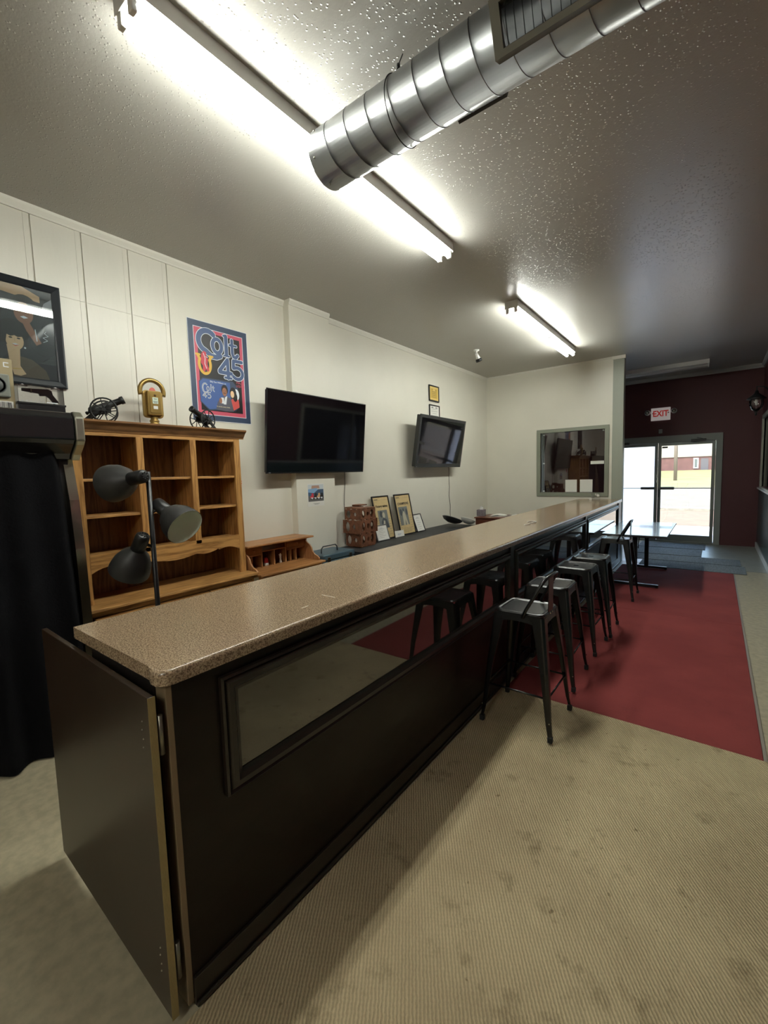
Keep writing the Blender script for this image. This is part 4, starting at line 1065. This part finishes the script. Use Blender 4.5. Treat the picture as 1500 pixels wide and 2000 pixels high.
A.build(cd_, 'barcode'); 
A = Art((.0034, 0, 0), (0, 1, 0), (0, 0, 1), .0001); A.stroke([(.118, .272), (.098, .272), (.098, .250), (.118, .250)], .005, PWHITE); A.build(cd_, 'letter_print')

# ------------------------------------------------------------------ tree lamp
la = thing('tree_floor_lamp', 'black three-headed pole floor lamp behind the bar, beside the hutch', 'floor lamp', (-1.2, 1.075, 0))
MB().lathe([(0, 0), (.13, 0), (.13, .012), (.11, .022), (.03, .028), (.014, .04), (0, .04)], (0, 0, 0), (0, 0, 1), 28).build('base', BLACKMT, la)
MB().tube([(0, 0, .02), (0, 0, 1.652)], .0125, 16).build('pole', BLACKM, la)
def lamp_head(P, d, parent, arm_from, nm='lamp_head'):
    """P: neck end position, d: opening direction"""
    d = Vector(d).normalized()
    K = 1.14; sc_ = lambda L_: [(a * K, b * K) for a, b in L_]
    hd = MB().lathe(sc_([(0, 0), (.024, 0), (.030, .006), (.032, .02), (.033, .085), (.028, .09)]), P, d, 20).build(nm, BLACKM, parent)
    MB().lathe(sc_([(.028, .080), (.036, .092), (.062, .120), (.082, .162), (.090, .205), (.090, .222)]), P, d, 32).build('shade', BLACKMT, hd)
    MB().lathe(sc_([(.0, .088), (.034, .094), (.060, .122), (.080, .164), (.0885, .206), (.0885, .222)]), P, d, 32).build('shade_lining', LAMPIN, hd)
    MB().tube([arm_from, Vector(P) + d * .05], .008, 8).build('arm', BLACKM, hd)
    for k in range(8):
        a = k * PI / 4; ref = d.orthogonal().normalized(); v = d.cross(ref)
        c = Vector(P) + (ref * math.cos(a) + v * math.sin(a)) * .017 - d * .001
        MB().sphere(c, .0045, 6, 4).build('vent', RUBBER, hd)
    return hd
lamp_head((.03, -.03, 1.630), (-1.08, -.33, -.17), la, (0, 0, 1.592))
h2 = lamp_head((-.03, .045, 1.482), (.985, .205, -.60), la, (0, 0, 1.43))
lamp_head((.02, -.055, 1.320), (-.589, -.121, -.87), la, (0, 0, 1.245))
MB().tube([(.0, .045, 1.36), (.0, .065, 1.362)], .006, 8).build('switch_knob', CHROME, la)

# ------------------------------------------------------------------ pine desk with cubby hutch
dk = thing('pine_desk', 'pine writing desk with a small cubby hutch, two drawers and scrolled sides', 'desk', (XL + .008, 2.335, 0))
def pb(name, *d, m=PINE, parent=None, bv=.003): return B(name, d, m, parent or dk, bevel=bv)
DT = .735
pb('desktop', 0, .50, -.01, .800, DT - .022, DT, bv=.006)
for yy in (.02, .735): 
    for xx in (.03, .42): pb('leg', xx, xx + .045, yy, yy + .045, 0, DT - .022, m=PINEV)
pb('apron', .45, .468, .03, .77, DT - .13, DT - .022); pb('apron', .03, .05, .03, .77, DT - .13, DT - .022)
pb('top_board', .03, .335, -.02, .800, .963, .982, bv=.006)
pb('back_panel', .0, .01, .0, .78, DT, .965, bv=0)
def side(y0):
    c = [(.0, DT), (.0, .963), (.235, .963), (.245, .945), (.240, .925), (.262, .905), (.30, .885), (.325, .855), (.335, .82), (.365, .79), (.41, .775), (.435, .755), (.43, DT)]
    MB().prism(c, (0, .015, 0), (0, y0, 0), (1, 0, 0), (0, 0, 1)).build('side_panel', PINEV, dk, bevel=.002)
side(.0); side(.765)
for yy in (.21, .36, .505): pb('partition', .012, .22, yy, yy + .013, DT, .963 if yy != .36 else .895, m=PINEV, bv=.001)
pb('shelf', .012, .225, .223, .505, .885, .896); pb('shelf', .012, .225, .015, .21, .858, .869); pb('shelf', .012, .225, .518, .765, .858, .869)
for yy in (.10,): pb('partition', .012, .215, yy, yy + .010, DT, .858, m=PINEV, bv=.001)
for yy in (.575, .645): pb('partition', .012, .215, yy, yy + .010, DT, .858, m=PINEV, bv=.001)
for a, b in ((.018, .207), (.521, .762)):
    dd = pb('drawer', .02, .23, a, b, .871, .958, bv=.003)
    MB().lathe([(.005, 0), (.005, .01), (.011, .018), (0, .024)], (.23, (a + b) / 2, .912), (1, 0, 0), 10).build('knob', PINEV, dd)
rd = thing('red_cup', 'small red and white plastic cup in the desk cubby', 'cup', (-2.30, 2.625, DT + .0005))
MB().lathe([(0, 0), (.026, 0), (.025, .030), (0, .030)], (0, 0, 0), (0, 0, 1), 16).build('white_base', WHITE, rd)
MB().lathe([(.025, .030), (.026, .034), (.022, .062), (.014, .078), (0, .080)], (0, 0, 0), (0, 0, 1), 16).build('red_top', mat('red plastic', lin((190, 40, 44)), rough=.35), rd)
fg = thing('white_figurine', 'tiny white figurine standing in the desk cubby right of the red cup', 'figurine', (-2.29, 2.80, DT + .0005))
MB().lathe([(0, 0), (.016, 0), (.012, .02), (.009, .04), (.013, .055), (.010, .068), (.005, .072), (.009, .082), (.008, .092), (0, .097)], (0, 0, 0), (0, 0, 1), 12).build('body', WHITE, fg)
MB().tube([(0, 0, .06), (.0, -.018, .085)], .004, 6).build('arm', WHITE, fg); MB().tube([(0, 0, .06), (.0, .018, .08)], .004, 6).build('arm', WHITE, fg)

# blue case
bc = thing('blue_case', 'slate blue metal case with tube handle between desk and draped table', 'case', (-2.20, 3.40, 0))
B('case_body', (-.17, .17, -.245, .245, .02, .70), BLUEM, bc, bevel=.012)
B('case_lid', (-.173, .173, -.248, .248, .705, .768), BLUEM, bc, bevel=.012)
MB().tube([(.05, -.16, .76), (.05, -.155, .815), (.05, -.13, .838), (.05, .06, .838), (.05, .085, .815), (.05, .09, .76)], .007, 8).build('handle', mat('dark grey metal', lin((70, 72, 74)), rough=.4, metal=.5), bc)
for yy in (-.17, .17): B('latch', (.17, .182, yy - .02, yy + .02, .68, .74), CHROME, bc, bevel=.003)
for yy in (-.2, .2): MB().box(-.12, .12, yy - .02, yy + .02, 0, .02).build('foot', RUBBER, bc)

# black draped tables
TZ = .72
def draped_table(y0, y1, label):
    t = thing('draped_table', label, 'table', (-2.16, (y0 + y1) / 2, 0)); L_ = (y1 - y0) / 2
    B('tabletop', (-.29, .29, -L_ + .01, L_ - .01, TZ - .035, TZ - .006), mat('table board', lin((120, 116, 108))), t)
    for sx in (-.25, .25):
        for sy in (-L_ + .12, L_ - .12): MB().tube([(sx, sy, 0), (sx, sy, TZ - .035)], .013, 8).build('leg', BLACKM, t)
    nu = int((y1 - y0) / .02); vs = []; fs = []
    prof = [(-.305, TZ - .004), (-.1, TZ - .003), (.1, TZ - .003), (.30, TZ - .003), (.314, TZ - .012), (.318, TZ - .06), (.32, .5), (.322, .25), (.324, .05)]
    for i in range(nu + 1):
        y = -L_ + 2 * L_ * i / nu
        for k, (x, z) in enumerate(prof):
            a = 0 if k < 4 else .006 * (k - 3)
            vs.append((x + a * math.sin(y * 38 + math.sin(y * 11) * 2), y, z + (.0012 * math.sin(y * 60 + x * 20) if 0 < k < 4 else 0)))
    n = len(prof)
    for i in range(nu):
        for k in range(n - 1): fs.append((i * n + k, (i + 1) * n + k, (i + 1) * n + k + 1, i * n + k + 1))
    MB().add(vs, fs, True).build('tablecloth', CLOTH2, t, normals=False)
    # end fall
    vs = []; fs = []
    for i in range(31):
        x = -.305 + .615 * i / 30
        for k, z in enumerate((TZ - .004, .5, .25, .05)): vs.append((x, -L_ - .002 - (.004 + .008 * k) * (1 + math.sin(x * 60)) * (k > 0), z))
    for i in range(30):
        for k in range(3): fs.append((i * 4 + k, (i + 1) * 4 + k, (i + 1) * 4 + k + 1, i * 4 + k + 1))
    MB().add(vs, fs, True).build('cloth_end', CLOTH2, t, normals=False)
    return t
draped_table(3.73, 5.20, 'black draped folding table carrying the wooden bottle rack')
draped_table(5.215, 6.62, 'black draped folding table farther along the wall, carrying the black dish')

# wooden barrel bottle rack
br = thing('barrel_bottle_rack', 'red brown carved wooden bottle rack shaped like a barrel on the black table', 'bottle rack', (-2.30, 4.09, TZ), 0)
def rack_board(z0, z1, r0, r1, nseg, name, holes, y_off=0.0, x_off=0.0, wdt=.24):
    pass
def oval(cx, cz, rx, rz, n=14): return [(cx + rx * math.cos(2 * PI * i / n), cz + rz * math.sin(2 * PI * i / n)) for i in range(n)]
def holed_board(y0, y1, z0, z1, holes, d, o, u, v, name, parent, rag=0.004):
    bm = bmesh.new()
    outer = []
    k = 10
    for i in range(k): outer.append((y0 + (y1 - y0) * i / k, z0 + rag * math.sin(i * 2.1)))
    for i in range(4): outer.append((y1 + rag * .5 * math.sin(i * 3), z0 + (z1 - z0) * i / 4))
    for i in range(k): outer.append((y1 - (y1 - y0) * i / k, z1 + rag * math.sin(i * 1.7 + 1)))
    for i in range(4): outer.append((y0 + rag * .5 * math.sin(i * 3), z1 - (z1 - z0) * i / 4))
    es = []
    for lp in [outer] + holes:
        vv = [bm.verts.new((a, b, 0)) for a, b in lp]
        for i in range(len(vv)): es.append(bm.edges.new((vv[i], vv[(i + 1) % len(vv)])))
    bmesh.ops.triangle_fill(bm, use_beauty=True, use_dissolve=False, edges=es)
    r = bmesh.ops.extrude_face_region(bm, geom=bm.faces[:])
    for vt in [g for g in r['geom'] if isinstance(g, bmesh.types.BMVert)]: vt.co.z = 1
    O, U, V, D = Vector(o), Vector(u), Vector(v), Vector(d)
    for vt in bm.verts: c = vt.co.copy(); vt.co = O + U * c.x + V * c.y + D * c.z
    bmesh.ops.recalc_face_normals(bm, faces=bm.faces)
    me = bpy.data.meshes.new(name); bm.to_mesh(me); bm.free(); me.materials.append(RACKW)
    ob = bpy.data.objects.new(name, me); COL.objects.link(ob); ob.parent = parent; return ob
tiers = [(.012, .165, .125, .165), (.170, .335, .170, .170), (.340, .470, .165, .130)]
for ti, (z0, z1, wa, wb_) in enumerate(tiers):
    wd = (wa + wb_) / 2; zc = (z0 + z1) / 2; hz = (z1 - z0)
    fr_h = [oval(-.085, zc, .030, .36 * hz), oval(.0, zc, .024, .2 * hz), oval(.080, zc, .032, .38 * hz)]
    sd_h = [oval(-.06, zc, .034, .36 * hz), oval(.045, zc, .022, .18 * hz)]
    holed_board(-wd, wd, z0, z1, fr_h, (.014, 0, 0), (.10 + .06 * (wd - .12), 0, 0), (0, 1, 0), (0, 0, 1), 'rack_board', br, .007)
    holed_board(-wd * .8, wd * .8, z0, z1, sd_h, (0, .012, 0), (-.01, -wd - .004, 0), (1, 0, 0), (0, 0, 1), 'rack_board', br, .007)
    holed_board(-wd * .8, wd * .8, z0, z1, sd_h, (0, .012, 0), (-.01, wd - .008, 0), (1, 0, 0), (0, 0, 1), 'rack_board', br, .007)
B('rack_base', (-.12, .11, -.13, .13, .0, .012), mat('pale rack wood', lin((140, 96, 66)), rough=.5), br)
B('top_slat', (-.13, .0, -.150, .06, .472, .492), RACKW, br, bevel=.003)
B('top_slat', (.0, .12, -.145, .135, .468, .484), RACKW, br, bevel=.003)
B('top_slat', (-.125, .0, -.02, .130, .500, .514), RACKW, br, bevel=.003)
B('top_slat', (-.12, -.10, -.02, .13, .472, .500), RACKW, br)

# framed newspapers and small frames leaning on the wall
NEWS = mat('aged newsprint', lin((202, 178, 128)), rough=.65, mottle=.08, mscale=20)
PHG = mat('halftone grey', lin((112, 116, 112)), rough=.6); PHD = mat('halftone dark', lin((64, 70, 74)), rough=.6)
def news_art(kind):
    def f(A, W, Hh):
        b = .02
        A.rect(b + .02, W - b - .02, Hh - .060, Hh - .0585, INK).rect(b + .02, b + .10, Hh - .054, Hh - .046, PBLK)
        for k in range(9): A.rect(b + .015, b + .055, .05 + k * .03, .053 + k * .03, INK)
        for k in range(7): A.rect(W - b - .075, W - b - .015, .06 + k * .035, .063 + k * .035, INK)
        for k in range(4): A.rect(b + .08, W - .1, .04 + k * .018, .043 + k * .018, INK)
        if kind:
            A.rect(.07, W - .085, .15, .40, PHG)
            A.ell(.14, .345, .035, .045, PHD).ell(.19, .33, .03, .04, mat('halftone pale', lin((176, 170, 148)))).poly([(.10, .15), (.12, .24), (.17, .30), (.24, .27), (.28, .15)], PHD).poly([(.15, .18), (.17, .26), (.20, .25), (.19, .17)], mat('halftone pale', (0, 0, 0)))
        else:
            A.rect(.05, W - .12, .14, .41, PHG)
            A.poly([(.12, .14), (.13, .30), (.17, .36), (.20, .30), (.24, .14), (.20, .14), (.18, .22), (.16, .14)], mat('halftone pale', (0, 0, 0))).ell(.165, .365, .018, .024, PHD).ell(.10, .33, .03, .05, PHD).ell(.24, .33, .02, .05, PHD)
    return f
xb, lean = -2.335, -math.atan2(.12, .59)
n1 = small_frame('framed_newspaper', 'black framed yellowed newspaper page, left one of two beside the bottle rack', (xb, 4.485, TZ), .365, .60, BLACKP, NEWS, .014, lean, news_art(1))
text_mesh('Victory salute', .052, PBLK, n1, frame_mat((.0095, .1825, .44), (0, 1, 0), (0, 0, 1)), sx=.92, depth=.0004, offset=.001)
n2 = small_frame('framed_newspaper', 'black framed yellowed newspaper page, right one of two behind the small certificate', (xb - .005, 4.995, TZ), .39, .60, BLACKP, NEWS, .014, lean, news_art(0))
text_mesh('CHAMPIONS', .052, PBLK, n2, frame_mat((.0095, .195, .44), (0, 1, 0), (0, 0, 1)), sx=.92, depth=.0004, offset=.001)
def doc_art(A, W, Hh):
    for k in range(6): A.rect(W * .25, W * (.75 if k % 2 else .6), .04 + k * (Hh - .08) / 6, .0425 + k * (Hh - .08) / 6, INK)
    A.ell(W * .5, Hh * .78, W * .14, Hh * .05, mat('pale grey print', lin((200, 200, 196))))
small_frame('framed_document', 'small black framed white certificate leaning right of the newspaper frames', (-2.33, 5.412, TZ), .225, .278, BLACKP, WHITEP, .009, -.35, doc_art)
small_frame('framed_document', 'grey framed white letter standing in front of the left newspaper frame', (-2.295, 4.405, TZ), .265, .215, mat('dull grey frame', lin((110, 112, 112))), WHITEP, .007, -.30, doc_art)
cc = thing('place_card', 'small white card with blue writing standing between the newspaper frames', 'card', (-2.30, 4.82, TZ)); cc.rotation_euler = (0, -.2, 0)
B('card', (0, .002, 0, .215, 0, .088), WHITEP, cc)
A = Art((.0024, 0, 0), (0, 1, 0), (0, 0, 1), .0002); A.stroke([(.06, .035), (.075, .045), (.085, .033), (.10, .043), (.115, .034), (.14, .04)], .005, SKB); A.stroke([(.06, .02), (.12, .022)], .002, SKB); A.build(cc)

# dishes
def dish(name, label, loc, ang, R, m_in, m_out, rimm, cat='dish'):
    t = thing(name, label, cat, loc); t.rotation_euler = ang
    MB().lathe([(0, -.02), (R * .45, -.018), (R * .85, .01), (R, .045)], (0, 0, 0), (0, 0, 1), 32).build('bowl', m_out, t)
    MB().lathe([(0, .003), (R * .45, .003), (R * .84, .023), (R * .985, .046)], (0, 0, 0), (0, 0, 1), 32).build('inside', m_in, t)
    MB().tube([(R * math.cos(2 * PI * i / 32), R * math.sin(2 * PI * i / 32), .046) for i in range(32)], .005, 6, closed=True).build('rim', rimm, t)
    return t
dish('serving_dish', 'shallow black dish tilted up at the far end of the black table', (-2.17, 6.20, TZ + .092), (math.radians(-22), math.radians(8), 0), .165, BLACKMT, BLACKMT, mat('dull grey rim', lin((150, 150, 146))))
dish('paper_plate', 'white rimmed blue plate behind the tilted black dish', (-2.02, 6.46, TZ + .055), (math.radians(-22), math.radians(8), 0), .12, mat('slate blue glaze', lin((110, 122, 150))), WHITE, WHITE, 'plate')

# brown cabinet in corner
bcab = thing('side_cabinet', 'reddish brown wooden cabinet in the far left corner behind the bar', 'cabinet', (-2.16, 7.06, 0))
B('cabinet_top', (-.02, .92, -.02, .62, .778, .80), BROWNW, bcab, bevel=.005)
B('cabinet_body', (0, .90, 0, .60, .04, .778), BROWNW, bcab, bevel=.003)
for k in range(2):
    dd = B('drawer', (.03 + .43 * k, .44 + .43 * k, -.014, 0, .60, .755), BROWNW, bcab, bevel=.004)
    MB().lathe([(.006, 0), (.006, .012), (.013, .02), (0, .028)], (.235 + .43 * k, -.014, .68), (0, -1, 0), 10).build('knob', CHROME, dd)
    d2 = B('door', (.03 + .43 * k, .44 + .43 * k, -.014, 0, .08, .58), BROWNW, bcab, bevel=.004)
B('plinth', (.01, .89, .01, .59, 0, .04), BLACKMT, bcab)
tb = thing('tissue_box', 'grey patterned tissue box with white tissue on the brown cabinet', 'tissue box', (-2.16, 7.30, .8005), .1)
B('box', (-.065, .065, -.065, .065, 0, .115), mat('grey floral card', lin((126, 118, 124)), rough=.6, mottle=.4, mscale=40), tb, bevel=.002)
MB().add([(-.03, 0, .115), (.03, 0, .115), (.035, .01, .15), (.01, .0, .185), (-.02, .01, .165), (0, .02, .13)], [(0, 1, 2, 3, 4), (0, 5, 3), (1, 2, 5)]).build('tissue', WHITE, tb)
for i, (x, y, dz, rz, wx, wy, lb) in enumerate(((-1.86, 7.38, 0, .2, .13, .16, 'white paper pile on the brown cabinet, the one next to the tissue box'),
        (-1.565, 7.34, .0, -.05, .105, .15, 'open white booklet on the brown cabinet, farther from the tissue box'))):
    pp = thing('paper_pile', lb, 'papers', (x, y, .8005), rz)
    for k in range(4): B('sheet', (-wx + .01 * k, wx - .006 * k, -wy, wy - .01 * k, .004 * k, .004 * k + .003), WHITEP, pp, rotz=.08 * k)
    MB().add([(-wx, -wy, .016), (0, -wy, .035), (wx, -wy, .017), (-wx, wy * .6, .016), (0, wy * .6, .038), (wx, wy * .6, .017)], [(0, 1, 4, 3), (1, 2, 5, 4)]).build('open_page', WHITEP, pp)
wf_ = B('dark_card', (-.05, .04, -.04, .03, .018, .02), BLACKP, pp)

# ------------------------------------------------------------------ outside
gd = struct(B('ground', (-60, 40, YF + .2, 57, -.30, -.16), mat('pale road asphalt', lin((124, 114, 98)), rough=.9, mottle=.12, mscale=2)))
B('sidewalk', (-60, 40, YF + .2, 14.9, -.17, -.10), mat('pale concrete walk', lin((236, 232, 222)), rough=.9), gd)
B('parking_lot', (-60, 40, 14.9, 20.6, -.17, -.145), mat('tan gravel lot', lin((132, 114, 92)), rough=.95, mottle=.15, mscale=3), gd)
B('curb', (-60, 40, 20.6, 21.2, -.17, -.06), mat('rough concrete curb', lin((150, 144, 130)), rough=.9, mottle=.35, mscale=4), gd)
gr = MB().add([(-60, 43, -.158), (40, 43, -.158), (40, 60, .15), (-60, 60, .15), (-60, 79, .95), (40, 79, .95)], [(0, 1, 2, 3), (3, 2, 5, 4)]).build('lawn', mat('dry green grass', lin((132, 128, 84)), rough=1, mottle=.25, mscale=.4), normals=False)
tag(gr, 'dry green grass verge beyond the road outside the glass doors', 'grass', kind='stuff')
bd = thing('brick_building', 'cream sided building with brick lower storey across the road', 'building', (0, 80, .9))
B('brick_wall', (-12, 14, 0, .4, 0, 2.05), mat('weathered brick', lin((112, 80, 74)), rough=.9, mottle=.25, mscale=1.5), bd)
B('siding', (-12, 14, -.15, .4, 2.05, 6.2), mat('cream siding', lin((150, 144, 130)), rough=.8), bd)
for x in (-9, -3.5, .6, 5): B('siding_seam', (x, x + .12, -.2, -.15, 2.05, 6.2), mat('tan corner board', lin((180, 168, 148))), bd)
B('roof', (-12.6, 14.6, -.6, 6, 6.2, 6.6), mat('grey shingle', lin((110, 108, 104)), rough=.9), bd)
for x in (-6.2, -1.45): 
    wi = B('window', (x, x + .62, -.12, .05, .3, 1.85), WHITE, bd); B('pane', (x + .14, x + .48, -.14, -.12, .45, 1.7), mat('dark window', lin((90, 96, 92))), wi)
B('door', (-.55, .35, -.08, .05, .0, 1.75), mat('dark grey door', lin((86, 82, 84))), bd)
B('window', (.9, 1.9, -.2, -.14, 3.1, 4.1), mat('green grey glass', lin((150, 168, 156))), bd)
pl = thing('utility_pole', 'wooden utility pole standing on the verge across the road', 'pole', (-2.2, 56, .0))
MB().tube([(0, 0, 0), (0, 0, 8)], .17, 10).build('shaft', mat('grey timber', lin((120, 108, 96)), rough=.9), pl)
B('crossarm', (-1.1, 1.1, -.08, .08, 7.3, 7.5), mat('grey timber', (0, 0, 0)), pl)
wbld = thing('white_building', 'low white building far left beyond the road, seen through the left door', 'building', (-14, 62, .1))
B('wall', (-10, 8.2, 0, 5, 0, 4.2), mat('white siding', (.86, .86, .84), rough=.7), wbld)
B('roof', (-10.4, 8.6, -.4, 5.4, 4.2, 4.5), mat('pale roof', lin((214, 214, 210))), wbld)
B('door', (7.2, 8.0, -.06, .02, .1, 2.2), mat('pale blue door', lin((150, 166, 190))), wbld)
for k in range(3): B('window', (2.4 + k * 1.2, 3.2 + k * 1.2, -.06, .02, 1.3, 2.0), mat('pale blue door', (0, 0, 0)), wbld)
sd = struct(B('side_yard', (XR + .16, 40, YN - 4, YF + .2, -.30, -.16), mat('pale road asphalt', (0, 0, 0))))
